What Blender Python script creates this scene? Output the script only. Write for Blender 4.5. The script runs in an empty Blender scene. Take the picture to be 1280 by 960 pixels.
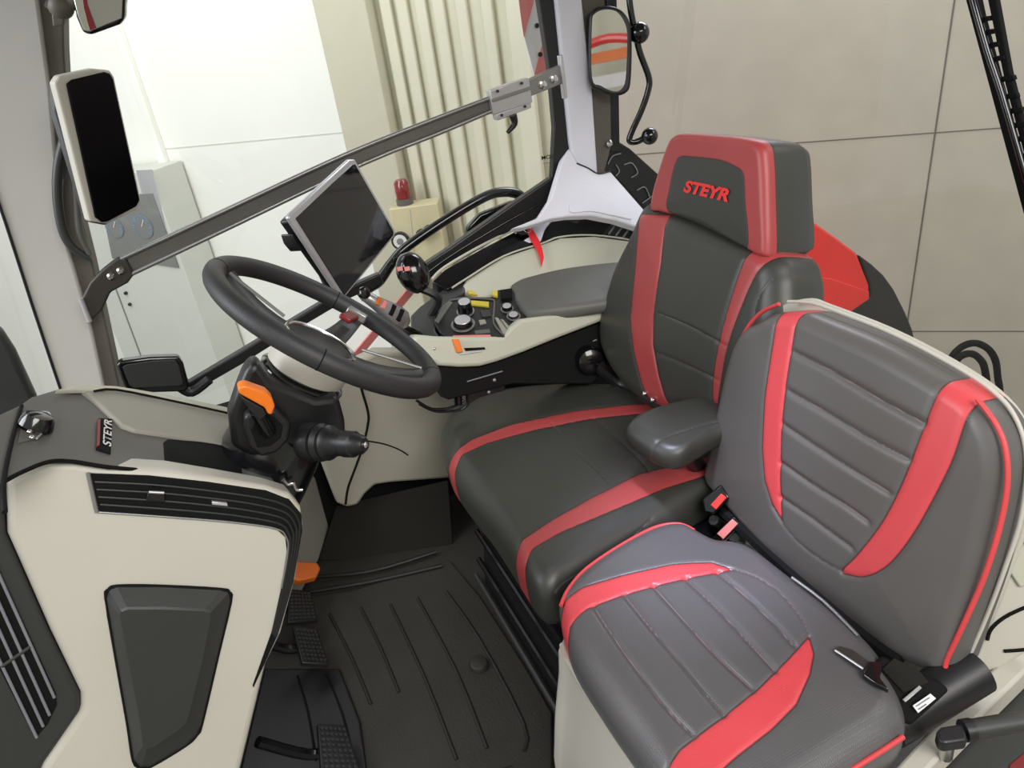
import bpy, bmesh, math, random
import numpy as np
from mathutils import Vector, Matrix
random.seed(4)
SC = bpy.context.scene
COL = SC.collection

# ------------------------------------------------------------------ camera
# cab frame: X forward, Y towards the left door, Z up, cab floor at z = 0
F = 896.0
CAM = np.array([0.0, 0.0, 1.5])
ROT = np.array([[-0.90498469, -0.29586038, 0.30572757],
                [0.40629248, -0.38783049, 0.82735357],
                [-0.12621067, 0.87295713, 0.4711865]])
cd = bpy.data.cameras.new('camera')
co = bpy.data.objects.new('camera', cd)
COL.objects.link(co)
cd.sensor_fit = 'HORIZONTAL'
cd.sensor_width = 36.0
cd.lens = F / 1280.0 * 36.0
cd.clip_start = 0.02
_m = Matrix([list(r) for r in ROT]).to_4x4()
_m.translation = Vector(CAM)
co.matrix_world = _m
SC.camera = co


def ray(p):
    return ROT @ np.array([p[0] - 640.0, -(p[1] - 480.0), -F])


def hit(p, pl):
    q, n = pl
    d = ray(p)
    return CAM + d * (np.dot(q - CAM, n) / np.dot(d, n))


def hits(ps, pl):
    return [hit(p, pl) for p in ps]


def plane(q, n):
    n = np.array(n, float)
    q = np.array(q, float)
    n = n / np.linalg.norm(n)
    if np.dot(CAM - q, n) < 0:
        n = -n
    return (q, n)


def plane3(a, b, c):
    a, b, c = np.array(a, float), np.array(b, float), np.array(c, float)
    return plane(a, np.cross(b - a, c - a))


def Xp(v): return plane((v, 0, 0), (1, 0, 0))
def Yp(v): return plane((0, v, 0), (0, 1, 0))
def Zp(v): return plane((0, 0, v), (0, 0, 1))
def off(pl, d): return (pl[0] + pl[1] * d, pl[1])


def depth(p):
    return -float(((np.array(p) - CAM) @ ROT)[2])


def px2m(p):
    return depth(p) / F


# ------------------------------------------------------------------ materials
def lin(c):
    return tuple(((x / 255.0) / 12.92 if x / 255.0 <= 0.04045 else ((x / 255.0 + 0.055) / 1.055) ** 2.4) for x in c)


def mat(name, rgb, rough=0.5, metal=0.0, bump=0.0, scale=200.0, var=0.06, coat=0.0, spec=0.5, emit=0.0):
    m = bpy.data.materials.new(name)
    m.use_nodes = True
    nt = m.node_tree
    b = nt.nodes['Principled BSDF']
    tc = nt.nodes.new('ShaderNodeTexCoord')
    nz = nt.nodes.new('ShaderNodeTexNoise')
    nz.inputs['Scale'].default_value = 6.0
    nz.inputs['Detail'].default_value = 4.0
    nt.links.new(tc.outputs['Object'], nz.inputs['Vector'])
    ramp = nt.nodes.new('ShaderNodeValToRGB')
    c = lin(rgb)
    ramp.color_ramp.elements[0].position = 0.3
    ramp.color_ramp.elements[1].position = 0.7
    ramp.color_ramp.elements[0].color = tuple(max(0, x * (1 - var)) for x in c) + (1,)
    ramp.color_ramp.elements[1].color = tuple(min(1, x * (1 + var)) for x in c) + (1,)
    nt.links.new(nz.outputs['Fac'], ramp.inputs['Fac'])
    nt.links.new(ramp.outputs['Color'], b.inputs['Base Color'])
    b.inputs['Roughness'].default_value = rough
    b.inputs['Metallic'].default_value = metal
    b.inputs['Specular IOR Level'].default_value = spec
    b.inputs['Coat Weight'].default_value = coat
    if emit:
        nt.links.new(ramp.outputs['Color'], b.inputs['Emission Color'])
        b.inputs['Emission Strength'].default_value = emit
    if bump:
        n2 = nt.nodes.new('ShaderNodeTexNoise')
        n2.inputs['Scale'].default_value = scale
        n2.inputs['Detail'].default_value = 3.0
        nt.links.new(tc.outputs['Object'], n2.inputs['Vector'])
        bp = nt.nodes.new('ShaderNodeBump')
        bp.inputs['Strength'].default_value = bump
        bp.inputs['Distance'].default_value = 0.002
        nt.links.new(n2.outputs['Fac'], bp.inputs['Height'])
        nt.links.new(bp.outputs['Normal'], b.inputs['Normal'])
    return m


def seat_mat(name, grey, red, rough=0.42, perf=0.0, spec=0.5, thread=(96, 94, 91)):
    """leatherette: attribute 'stripe' < 0 is red, 'seam' is the distance to the nearest stitched seam"""
    m = bpy.data.materials.new(name)
    m.use_nodes = True
    nt = m.node_tree
    N, L = nt.nodes, nt.links
    b = N['Principled BSDF']
    a1 = N.new('ShaderNodeAttribute'); a1.attribute_name = 'stripe'
    a2 = N.new('ShaderNodeAttribute'); a2.attribute_name = 'seam'
    tc = N.new('ShaderNodeTexCoord')

    def mapr(src, lo, hi, a, c):
        r = N.new('ShaderNodeMapRange')
        r.inputs['From Min'].default_value = lo
        r.inputs['From Max'].default_value = hi
        r.inputs['To Min'].default_value = a
        r.inputs['To Max'].default_value = c
        L.new(src, r.inputs['Value'])
        return r.outputs['Result']

    def mix(fac, c1, c2, mode='MIX'):
        x = N.new('ShaderNodeMix'); x.data_type = 'RGBA'; x.blend_type = mode
        if isinstance(fac, float): x.inputs['Factor'].default_value = fac
        else: L.new(fac, x.inputs['Factor'])
        for k, c in ((6, c1), (7, c2)):
            if isinstance(c, tuple): x.inputs[k].default_value = c
            else: L.new(c, x.inputs[k])
        return x.outputs[2]

    def math_(op, a, c):
        x = N.new('ShaderNodeMath'); x.operation = op
        for k, v in ((0, a), (1, c)):
            if isinstance(v, (int, float)): x.inputs[k].default_value = v
            else: L.new(v, x.inputs[k])
        return x.outputs[0]
    g = lin(grey) + (1,); rd = lin(red) + (1,)
    nz = N.new('ShaderNodeTexNoise'); nz.inputs['Scale'].default_value = 5.0; nz.inputs['Detail'].default_value = 3.0
    L.new(tc.outputs['Object'], nz.inputs['Vector'])
    vv = mapr(nz.outputs['Fac'], 0.3, 0.7, 0.94, 1.06)
    isred = mapr(a1.outputs['Fac'], -0.0006, 0.0006, 1.0, 0.0)
    base = mix(isred, g, rd)
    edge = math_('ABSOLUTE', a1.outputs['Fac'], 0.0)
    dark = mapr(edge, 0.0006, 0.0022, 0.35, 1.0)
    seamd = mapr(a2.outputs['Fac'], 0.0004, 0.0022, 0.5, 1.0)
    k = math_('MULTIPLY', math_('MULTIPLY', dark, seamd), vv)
    cmb = N.new('ShaderNodeCombineColor')
    for s in ('Red', 'Green', 'Blue'): L.new(k, cmb.inputs[s])
    col = mix(1.0, base, cmb.outputs['Color'], 'MULTIPLY')
    th = N.new('ShaderNodeMath'); th.operation = 'MULTIPLY'; th.inputs[1].default_value = 0.75
    L.new(mapr(a2.outputs['Fac'], 0.0006, 0.0014, 1.0, 0.0), th.inputs[0])
    col = mix(th.outputs[0], col, lin(thread) + (1,))
    L.new(col, b.inputs['Base Color'])
    b.inputs['Roughness'].default_value = rough
    b.inputs['Specular IOR Level'].default_value = spec
    n2 = N.new('ShaderNodeTexNoise'); n2.inputs['Scale'].default_value = 420.0; n2.inputs['Detail'].default_value = 2.0
    L.new(tc.outputs['Object'], n2.inputs['Vector'])
    h = math_('MULTIPLY', n2.outputs['Fac'], 0.35)
    h = math_('ADD', h, mapr(edge, 0.0, 0.004, -1.2, 0.0))
    h = math_('ADD', h, mapr(a2.outputs['Fac'], 0.0, 0.004, -1.2, 0.0))
    if perf:
        vo = N.new('ShaderNodeTexVoronoi'); vo.inputs['Scale'].default_value = perf
        vo.inputs['Randomness'].default_value = 0.0
        L.new(tc.outputs['Object'], vo.inputs['Vector'])
        h = math_('ADD', h, mapr(vo.outputs['Distance'], 0.15, 0.35, -0.7, 0.0))
    bp = N.new('ShaderNodeBump'); bp.inputs['Strength'].default_value = 0.35; bp.inputs['Distance'].default_value = 0.0012
    L.new(h, bp.inputs['Height']); L.new(bp.outputs['Normal'], b.inputs['Normal'])
    return m


def glass_mat(name, tint=(0.97, 0.98, 0.97), refl=0.05):
    m = bpy.data.materials.new(name); m.use_nodes = True
    nt = m.node_tree; nt.nodes.clear()
    o = nt.nodes.new('ShaderNodeOutputMaterial')
    t = nt.nodes.new('ShaderNodeBsdfTransparent'); t.inputs['Color'].default_value = tint + (1,)
    g = nt.nodes.new('ShaderNodeBsdfGlossy'); g.inputs['Roughness'].default_value = 0.0
    fr = nt.nodes.new('ShaderNodeLayerWeight'); fr.inputs['Blend'].default_value = 0.5
    pw = nt.nodes.new('ShaderNodeMath'); pw.operation = 'POWER'; pw.inputs[1].default_value = 4.0
    ml = nt.nodes.new('ShaderNodeMath'); ml.operation = 'MULTIPLY_ADD'; ml.inputs[1].default_value = 0.25; ml.inputs[2].default_value = refl
    mx = nt.nodes.new('ShaderNodeMixShader')
    nt.links.new(fr.outputs['Facing'], pw.inputs[0]); nt.links.new(pw.outputs[0], ml.inputs[0])
    nt.links.new(ml.outputs[0], mx.inputs['Fac'])
    nt.links.new(t.outputs[0], mx.inputs[1]); nt.links.new(g.outputs[0], mx.inputs[2])
    nt.links.new(mx.outputs[0], o.inputs['Surface'])
    return m


M = {}
M['leather_driver'] = seat_mat('leather_driver', (54, 54, 49), (160, 62, 62), 0.42)
M['leather_buddy'] = seat_mat('leather_buddy', (91, 88, 85), (208, 74, 78), 0.42, 0.0, 0.5, (142, 112, 112))
M['leather_perf'] = seat_mat('leather_perf', (88, 86, 87), (208, 72, 78), 0.34, 260.0, 0.5, (150, 122, 126))
M['piping_red'] = mat('piping_red', (206, 68, 70), 0.45)
M['white'] = mat('white_plastic', (191, 187, 175), 0.45, bump=0.12, scale=500, var=0.02)
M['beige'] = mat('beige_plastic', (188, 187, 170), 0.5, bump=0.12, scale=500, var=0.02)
M['beige_shaded'] = mat('beige_shaded', (166, 161, 146), 0.5, bump=0.12, scale=500, var=0.02)  # beige darkened to carry the shadow on the lower trim
M['lilac'] = mat('pillar_trim', (226, 226, 236), 0.5, bump=0.1, scale=400, var=0.02)
M['pillar'] = mat('pillar_grey', (190, 187, 181), 0.55, bump=0.1, scale=400, var=0.02)
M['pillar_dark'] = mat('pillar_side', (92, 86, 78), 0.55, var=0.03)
M['grey_plastic'] = mat('grey_plastic', (92, 91, 86), 0.5, bump=0.15, scale=600, var=0.03)
M['light_grey'] = mat('light_grey_plastic', (150, 146, 136), 0.5, bump=0.1, scale=600, var=0.02)
M['dark_plastic'] = mat('dark_plastic', (47, 48, 46), 0.45, bump=0.15, scale=600, var=0.03)
M['black'] = mat('black_plastic', (24, 24, 25), 0.4, bump=0.1, scale=400)
M['gloss_black'] = mat('gloss_black', (14, 14, 16), 0.14, coat=0.3)
M['deep_black'] = mat('deep_black', (13, 13, 13), 0.8, spec=0.2)
M['rubber'] = mat('rubber_mat', (43, 41, 36), 0.55, bump=0.5, scale=160, var=0.15)
M['rubber_ridge'] = mat('rubber_ridge', (27, 27, 26), 0.5)
M['pad_black'] = mat('pad_black', (33, 32, 28), 0.85, spec=0.15)
M['rim'] = mat('wheel_rim_leather', (40, 40, 41), 0.5, bump=0.35, scale=500)
M['chrome'] = mat('chrome', (215, 215, 212), 0.18, 1.0)
M['alu'] = mat('aluminium', (150, 150, 148), 0.38, 0.75)
M['alu_light'] = mat('aluminium_light', (198, 198, 200), 0.38, 0.6)
M['alu_dark'] = mat('anodised_rail', (112, 110, 106), 0.42, 0.5)
M['steel_dark'] = mat('dark_bracket', (66, 62, 58), 0.45, 0.4)
M['screen'] = mat('screen_glass', (16, 15, 20), 0.06, coat=0.4)
M['screen_blank'] = mat('screen_blank', (6, 6, 8), 0.25, spec=0.2)
M['orange'] = mat('orange_plastic', (232, 118, 24), 0.4)
M['orange_dull'] = mat('orange_dull', (196, 96, 30), 0.5)
M['red'] = mat('red_paint', (232, 52, 46), 0.3, coat=0.3)
M['red_fabric'] = mat('red_fabric', (224, 36, 44), 0.7)
M['red_dark'] = mat('dark_red', (120, 24, 28), 0.4)
M['red_print'] = mat('red_embroidery', (226, 44, 40), 0.6)
M['white_print'] = mat('white_print', (225, 222, 220), 0.5)
M['grey_print'] = mat('grey_print', (120, 120, 126), 0.5)
M['yellow'] = mat('yellow_mark', (205, 186, 60), 0.5)
M['pink'] = mat('pale_red_button', (224, 130, 126), 0.4)
M['mirror'] = mat('mirror_glass', (235, 235, 232), 0.02, 1.0, var=0.0)
M['mirror_grey'] = mat('mirror_grey', (190, 188, 186), 0.1, 0.8)
M['wall_white'] = mat('workshop_white', (246, 247, 240), 0.7, var=0.01)
M['wall_cream'] = mat('workshop_cream', (216, 214, 192), 0.6, var=0.02)
M['jamb'] = mat('workshop_jamb', (200, 196, 174), 0.6, var=0.02)
M['wall_grey'] = mat('workshop_grey', (178, 171, 157), 0.6, var=0.04)
M['seamline'] = mat('seam_line', (96, 92, 84), 0.7)
M['ground'] = mat('concrete', (150, 148, 142), 0.8, bump=0.3, scale=30, var=0.1)
M['cab_grey'] = mat('cabinet_grey', (212, 215, 206), 0.5, var=0.01)
M['cab_panel'] = mat('cabinet_panel', (128, 130, 126), 0.5, var=0.02)
M['blue_print'] = mat('blue_print', (120, 165, 215), 0.5)
M['tan_box'] = mat('tan_box', (205, 196, 158), 0.5)
M['lamp_red'] = mat('beacon_red', (128, 34, 32), 0.2, coat=0.5)
M['thread'] = mat('thread', (150, 148, 146), 0.7)
M['glass'] = glass_mat('window_glass')
M['ghost'] = mat('tyre_black', (44, 43, 40), 0.7)


# ------------------------------------------------------------------ object helpers
def link(name, me, m=None, parent=None, smooth=35):
    o = bpy.data.objects.new(name, me)
    COL.objects.link(o)
    if m is not None:
        me.materials.append(M[m] if isinstance(m, str) else m)
    if parent is not None:
        o.parent = parent
        o.matrix_parent_inverse = Matrix.Translation(parent.location).inverted()
    if smooth:
        me.polygons.foreach_set('use_smooth', [True] * len(me.polygons))
        me.set_sharp_from_angle(angle=math.radians(smooth))
    return o


def thing(name, label, cat, loc, group=None):
    o = bpy.data.objects.new(name, None)
    o.empty_display_size = 0.05
    COL.objects.link(o)
    o.location = Vector([float(x) for x in loc])
    return tag(o, label, cat, group)


def tag(o, label, cat, group=None):
    o['label'] = label
    o['category'] = cat
    if group: o['group'] = group
    return o


def struct(o):
    o['kind'] = 'structure'
    return o


def bev(o, w, seg=3, ang=30):
    if w:
        md = o.modifiers.new('bevel', 'BEVEL')
        md.width = w; md.segments = seg; md.limit_method = 'ANGLE'
        md.angle_limit = math.radians(ang); md.harden_normals = False
        md.use_clamp_overlap = True
    return o


def mesh(name, verts, faces, fix=True):
    me = bpy.data.meshes.new(name)
    me.from_pydata([tuple(float(x) for x in v) for v in verts], [], faces)
    if fix:
        bm = bmesh.new(); bm.from_mesh(me)
        bmesh.ops.recalc_face_normals(bm, faces=bm.faces)
        bm.to_mesh(me); bm.free()
    me.update()
    return me


class MB:
    def __init__(s): s.v = []; s.f = []

    def add(s, v, f):
        k = len(s.v); s.v += [np.array(x, float) for x in v]; s.f += [[i + k for i in q] for q in f]

    def prism(s, pts, vec):
        n = len(pts); vec = np.array(vec, float)
        s.add(list(pts) + [np.array(p) + vec for p in pts],
              [list(range(n)), list(range(2 * n - 1, n - 1, -1))] + [[i, (i + 1) % n, n + (i + 1) % n, n + i] for i in range(n)])

    def box(s, c, ax, size):
        ax = [np.array(a, float) for a in ax]
        h = [a * z / 2 for a, z in zip(ax, size)]
        c = np.array(c, float)
        p = [c - h[0] - h[1] - h[2], c + h[0] - h[1] - h[2], c + h[0] + h[1] - h[2], c - h[0] + h[1] - h[2]]
        s.prism(p, 2 * h[2])

    def loft(s, rings, cap0=True, cap1=True):
        n = len(rings[0]); v = [p for r in rings for p in r]; f = []
        for k in range(len(rings) - 1):
            for i in range(n):
                j = (i + 1) % n
                f.append([k * n + i, k * n + j, (k + 1) * n + j, (k + 1) * n + i])
        if cap0: f.append(list(range(n - 1, -1, -1)))
        if cap1: f.append([(len(rings) - 1) * n + i for i in range(n)])
        s.add(v, f)

    def tube(s, pts, r, n=10, closed=False, sub=0):
        pts = [np.array(p, float) for p in pts]
        if sub: pts = crom(pts, closed, sub)
        N = len(pts)
        rs = r if isinstance(r, (list, tuple, np.ndarray)) else [r] * N
        if len(rs) != N: rs = np.interp(np.linspace(0, 1, N), np.linspace(0, 1, len(rs)), rs)
        rings = []; up = None
        for i in range(N):
            a = pts[i - 1] if (i > 0 or closed) else pts[i]
            b = pts[(i + 1) % N] if (i < N - 1 or closed) else pts[i]
            t = b - a; t = t / (np.linalg.norm(t) + 1e-12)
            if up is None:
                up = np.array([0, 0, 1.0]) if abs(t[2]) < 0.9 else np.array([1.0, 0, 0])
            u = up - t * np.dot(up, t); u /= np.linalg.norm(u) + 1e-12
            w = np.cross(t, u); up = u
            rings.append([pts[i] + rs[i] * (math.cos(x) * u + math.sin(x) * w) for x in [2 * math.pi * k / n for k in range(n)]])
        if closed:
            rings.append(rings[0]); s.loft(rings, False, False)
        else: s.loft(rings)

    def lathe(s, a, axis, prof, n=28):
        """prof: (distance along axis, radius)"""
        a = np.array(a, float); t = np.array(axis, float); t /= np.linalg.norm(t)
        u = np.cross(t, [0.3, 0.2, 0.9]); u /= np.linalg.norm(u); w = np.cross(t, u)
        s.loft([[a + t * d + max(r, 1e-4) * (math.cos(x) * u + math.sin(x) * w) for x in [2 * math.pi * k / n for k in range(n)]] for d, r in prof])

    def ball(s, c, r, ax=None, n=20):
        ax = ax or (np.array([1., 0, 0]), np.array([0, 1., 0]), np.array([0, 0, 1.]))
        rr = r if isinstance(r, (tuple, list)) else (r, r, r)
        rings = []
        for k in range(1, n // 2):
            ph = math.pi * k / (n // 2)
            rings.append([np.array(c) + ax[2] * rr[2] * math.cos(ph) + math.sin(ph) * (ax[0] * rr[0] * math.cos(x) + ax[1] * rr[1] * math.sin(x)) for x in [2 * math.pi * i / n for i in range(n)]])
        s.loft(rings)

    def build(s, name, m, parent=None, bw=0, seg=3, smooth=35, ang=30):
        o = link(name, mesh(name, s.v, s.f), m, parent, smooth)
        return bev(o, bw, seg, ang)


def crom(pts, closed, sub):
    P = [np.array(p, float) for p in pts]; n = len(P); out = []
    rng = range(n if closed else n - 1)
    for i in rng:
        if closed: a, b, c, d = P[i - 1], P[i], P[(i + 1) % n], P[(i + 2) % n]
        else: a, b, c, d = P[max(i - 1, 0)], P[i], P[i + 1], P[min(i + 2, n - 1)]
        for k in range(sub):
            t = k / sub
            out.append(0.5 * (2 * b + (c - a) * t + (2 * a - 5 * b + 4 * c - d) * t * t + (3 * b - a - 3 * c + d) * t ** 3))
    if not closed: out.append(P[-1])
    return out


def slab(name, px, pl, th, m, parent=None, bw=0.004, seg=3, smooth_px=0, vec=None, ang=30):
    """a plate whose near face has the outline px on plane pl, thickness th away from the viewer"""
    ps = [np.array(p, float) for p in px]
    if smooth_px: ps = crom(ps, True, smooth_px)
    b = MB()
    b.prism(hits(ps, pl), (-pl[1] * th) if vec is None else vec)
    return b.build(name, m, parent, bw, seg, ang=ang)


def pane(name, px, pl, m):
    me = mesh(name, hits(px, pl), [list(range(len(px)))], False)
    return link(name, me, m, None, 0)


def tubepx(name, px, pl, r, m, parent=None, sub=6, n=10, closed=False):
    b = MB(); b.tube(hits(px, pl), r, n, closed, sub)
    return b.build(name, m, parent, smooth=60)


def frame2d(pl, pts):
    """2D axes in a plane"""
    n = pl[1]
    e1 = np.array([0, 1.0, 0]); e1 = e1 - n * np.dot(e1, n)
    if np.linalg.norm(e1) < 0.2:
        e1 = np.array([1.0, 0, 0]) - n * n[0]
    e1 /= np.linalg.norm(e1)
    e2 = np.cross(n, e1)
    return e1, e2


def sdist(P, poly, closed=True):
    """distance of points to a polyline; negative inside when closed"""
    P = np.asarray(P); Q = np.asarray(poly)
    A = Q; B = np.roll(Q, -1, 0)
    if not closed: A, B = Q[:-1], Q[1:]
    best = np.full(len(P), 1e9); inside = np.zeros(len(P), bool)
    for a, b in zip(A, B):
        ab = b - a
        t = np.clip(((P - a) @ ab) / (ab @ ab + 1e-15), 0, 1)
        best = np.minimum(best, np.linalg.norm(P - (a + t[:, None] * ab), axis=1))
        if closed:
            c = ((a[1] > P[:, 1]) != (b[1] > P[:, 1])) & (P[:, 0] < (b[0] - a[0]) * (P[:, 1] - a[1]) / (b[1] - a[1] + 1e-15) + a[0])
            inside ^= c
    return np.where(inside, -best, best) if closed else best


def pillow(name, outline, pl, m, parent, r=0.04, down=0.06, bulge=0.02, stripes=(), seams=(), quilt=(), N=260, MR=46, inset=0.012, groove=0.006, cpx=None, shape=None):
    """padded cushion: outline px (taken on plane pl, the widest level); top lies r above it, sides run down below it.
    stripes: px polygons (on the top plane) coloured red; seams: px polylines, thin; quilt: px polylines, deep channels"""
    top = off(pl, r)
    e1, e2 = frame2d(pl, None)
    O = pl[0]; n = pl[1]

    def to2(ps, plx):
        return np.array([[np.dot(h - O, e1), np.dot(h - O, e2)] for h in hits(ps, plx)])
    b2 = to2(crom(outline, True, 12), pl)
    # resample by arc length
    d = np.linalg.norm(np.roll(b2, -1, 0) - b2, axis=1); s = np.concatenate([[0], np.cumsum(d)])
    bb = np.vstack([b2, b2[:1]]); tt = np.linspace(0, s[-1], N, endpoint=False)
    b2 = np.stack([np.interp(tt, s, bb[:, 0]), np.interp(tt, s, bb[:, 1])], 1)
    c = b2.mean(0) if cpx is None else to2([cpx], pl)[0]
    L = np.linalg.norm(b2 - c, axis=1)
    st = 1 - (1 - np.linspace(0, 1, MR)) ** 1.35
    P2 = [c[None]]; H = [np.array([r + bulge])]
    for q in st[1:]:
        p = c + q * (b2 - c)
        e = (1 - q) * L
        x = np.clip(1 - e / r, 0, 1)
        h = r * np.sqrt(np.clip(1 - x * x, 0, 1)) + bulge * (1 - q * q) * np.clip(e / (r + 1e-6), 0, 1)
        P2.append(p); H.append(h)
    nt = 1 + (MR - 1) * N
    P2 = np.vstack(P2); H = np.concatenate(H)
    att1 = np.full(len(P2), 1.0); att2 = np.full(len(P2), 1.0)
    for s_ in stripes:
        att1 = np.minimum(att1, sdist(P2, to2(crom(s_[0], True, 6) if s_[1] else s_[0], top)))
    for q in seams:
        att2 = np.minimum(att2, sdist(P2, to2(crom(q, False, 8), top), False))
    ch = np.full(len(P2), 1.0)
    for q in quilt:
        dq = sdist(P2, to2(crom(q, False, 8), top), False); ch = np.minimum(ch, dq)
    if len(quilt):
        att2 = np.minimum(att2, ch)
    edgew = np.clip(H / r, 0, 1)
    H = H - groove * np.exp(-(ch / 0.0065) ** 2) * edgew - 0.0025 * np.exp(-(att1 / 0.004) ** 2) * edgew - 0.0015 * np.exp(-(att2 / 0.004) ** 2) * edgew
    if shape is not None: H = H + shape(P2, c)
    V = [O + e1 * p[0] + e2 * p[1] + n * h for p, h in zip(P2, H)]
    A1 = list(att1); A2 = list(att2)
    last = b2
    ctr = b2.mean(0)
    for k, (dz, sc) in enumerate(((0.35, 0.0), (0.7, 0.15), (0.9, 0.55), (1.0, 1.0))):
        p = last + (ctr - last) / np.linalg.norm(ctr - last, axis=1)[:, None] * inset * sc
        V += [O + e1 * q[0] + e2 * q[1] - n * down * dz for q in p]
        A1 += list(att1[-N:]); A2 += list(att2[-N:])
    Fc = [[0, 1 + i, 1 + (i + 1) % N] for i in range(N)]
    rows = MR - 1 + 4
    for k in range(rows - 1):
        a = 1 + k * N; b = a + N
        for i in range(N):
            j = (i + 1) % N
            Fc.append([a + i, b + i, b + j, a + j])
    Fc.append([1 + (rows - 1) * N + i for i in range(N)])
    me = mesh(name, V, Fc)
    for nm, arr in (('stripe', A1), ('seam', A2)):
        at = me.attributes.new(nm, 'FLOAT', 'POINT')
        at.data.foreach_set('value', np.array(arr, dtype=np.float32))
    return link(name, me, m, parent, smooth=60)


def text_mesh(name, body, org, ex, ey, height, m, parent=None, shear=0.0, bold=0.02, depth_=0.0006, width=None):
    """flat lettering: origin is the lower left corner, ex the reading direction, ey up"""
    cu = bpy.data.curves.new(name, 'FONT')
    cu.body = body; cu.size = 1.0; cu.shear = shear; cu.offset = bold; cu.extrude = 0.0
    t = bpy.data.objects.new(name, cu); COL.objects.link(t)
    dg = bpy.context.evaluated_depsgraph_get(); dg.update()
    me = bpy.data.meshes.new_from_object(t.evaluated_get(dg))
    bpy.data.objects.remove(t)
    v = np.array([tuple(x.co) for x in me.vertices])
    mn, mx = v.min(0), v.max(0)
    ex = np.array(ex, float); ex /= np.linalg.norm(ex)
    ey = np.array(ey, float); ey -= ex * np.dot(ex, ey); ey /= np.linalg.norm(ey)
    nz = np.cross(ex, ey)
    sy = height / (mx[1] - mn[1]); sx = sy if width is None else width / (mx[0] - mn[0])
    w = np.array(org) + ((v[:, :1] - mn[0]) * sx) * ex + ((v[:, 1:2] - mn[1]) * sy) * ey + nz * depth_
    me.vertices.foreach_set('co', w.astype(np.float32).ravel())
    me.update()
    me.name = name
    return link(name, me, m, parent, smooth=0)


def mid(ps): return np.mean(np.array(ps), 0)

# ================================================================== BUILDING AND OUTSIDE
WP = plane((-2.2, -3.8, 0), (0.64, 0.766, 0))
WD = np.array([0.766, -0.64, 0.0])          # along the workshop wall


def ws(p, pl=WP):
    h = hit(p, pl); return float(np.dot(h - np.array([-2.2, -3.8, 0]), WD)), float(h[2])


def wpt(s, z, o=0.0): return np.array([-2.2, -3.8, 0]) + WD * s + np.array([0, 0, z]) + WP[1] * o


def wbox(name, s0, s1, z0, z1, o0, o1, m, parent=None, bw=0):
    b = MB()
    b.prism([wpt(s0, z0, o0), wpt(s1, z0, o0), wpt(s1, z1, o0), wpt(s0, z1, o0)], WP[1] * (o1 - o0))
    return b.build(name, m, parent, bw)


sG = ws((716, 30))[0]; sC = ws((640, 60))[0]; sJ = ws((472, 40))[0]; sW = ws((408, 40))[0]
ZB = -1.25
b = MB(); b.prism([(-7, -9, ZB), (7, -9, ZB), (7, 4, ZB), (-7, 4, ZB)], (0, 0, -0.1))
struct(b.build('ground', 'ground'))
o = struct(wbox('wall_right', -3.5, sG, ZB, 3.4, -0.12, 0, 'wall_grey'))
for (p0, p1) in (((1195, 0), (1143, 350)),):
    s = ws((1170, 170))[0]
    wbox('seam', s - 0.0035, s + 0.0035, ZB, 3.4, 0, 0.004, 'seamline', o)['kind'] = 'structure'
for p in ((1002, 178), (1200, 414)):
    z = ws(p)[1]
    wbox('seam', -3.5, sG, z - 0.0025, z + 0.0025, 0, 0.003, 'seamline', o)['kind'] = 'structure'
o = struct(wbox('door_1', sC, sG, ZB, 3.4, -0.12, -0.02, 'jamb'))
s0 = ws((664, 60))[0]; wbox('door_frame', sC, s0, ZB, 3.4, -0.02, 0.05, 'wall_cream', o, 0.01)
o = struct(wbox('door_2', sJ, sC, ZB, 3.4, -0.14, -0.03, 'wall_cream'))
for px_ in (487, 507, 530, 552, 580, 612):
    s = ws((px_, 40))[0]
    wbox('rib', s - 0.035, s + 0.035, ZB, 3.4, -0.03, 0.012, 'wall_cream', o, 0.012)
struct(wbox('trim_door_jamb', sJ, sW, ZB, 3.4, -0.12, 0.10, 'jamb', None, 0.01)).name = 'trim_1'
o = struct(wbox('wall_left', sW, sW + 6, ZB, 3.4, -0.12, 0, 'wall_white'))
s = ws((185, 140))[0]; wbox('post', s - 0.03, s + 0.03, ZB, 3.4, 0, 0.05, 'wall_white', o, 0.008)
z = ws((230, 184))[1]; wbox('seam', sW, s, z - 0.004, z + 0.004, 0, 0.003, 'cab_grey', o)

# ---- control cabinet with two dials, standing before the white wall
CP = off(WP, 0.35)
cab = thing('control_cabinet', 'pale grey control cabinet with two blue dials by the white wall', 'cabinet', list(hit((200, 480), CP)[:2]) + [ZB])
b = MB(); s0, _ = ws((262, 430), CP); s1, _ = ws((104, 300), CP); zt = ws((190, 214), CP)[1]; zb = ws((225, 338), CP)[1]
wbox('body', s0, s1 + 0.1, ZB, zt, 0.02, 0.349, 'cab_grey', cab, 0.006)
slab('gauge_panel', [(124, 246), (190, 242), (223, 335), (140, 323)], off(CP, 0.012), 0.012, 'cab_panel', cab, 0.002)
slab('nameplate', [(170, 213), (190, 212), (207, 288), (190, 292)], off(CP, 0.006), 0.006, 'alu_light', cab, 0)
tubepx('door_edge', [(139, 345), (180, 455)], CP, 0.006, 'cab_panel', cab, 1)
for q in ((158, 366), (163, 380)):
    b = MB(); b.lathe(hit(q, CP), CP[1], [(0, .012), (.015, .012), (.018, .008)]); b.build('lock', 'black', cab)
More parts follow.
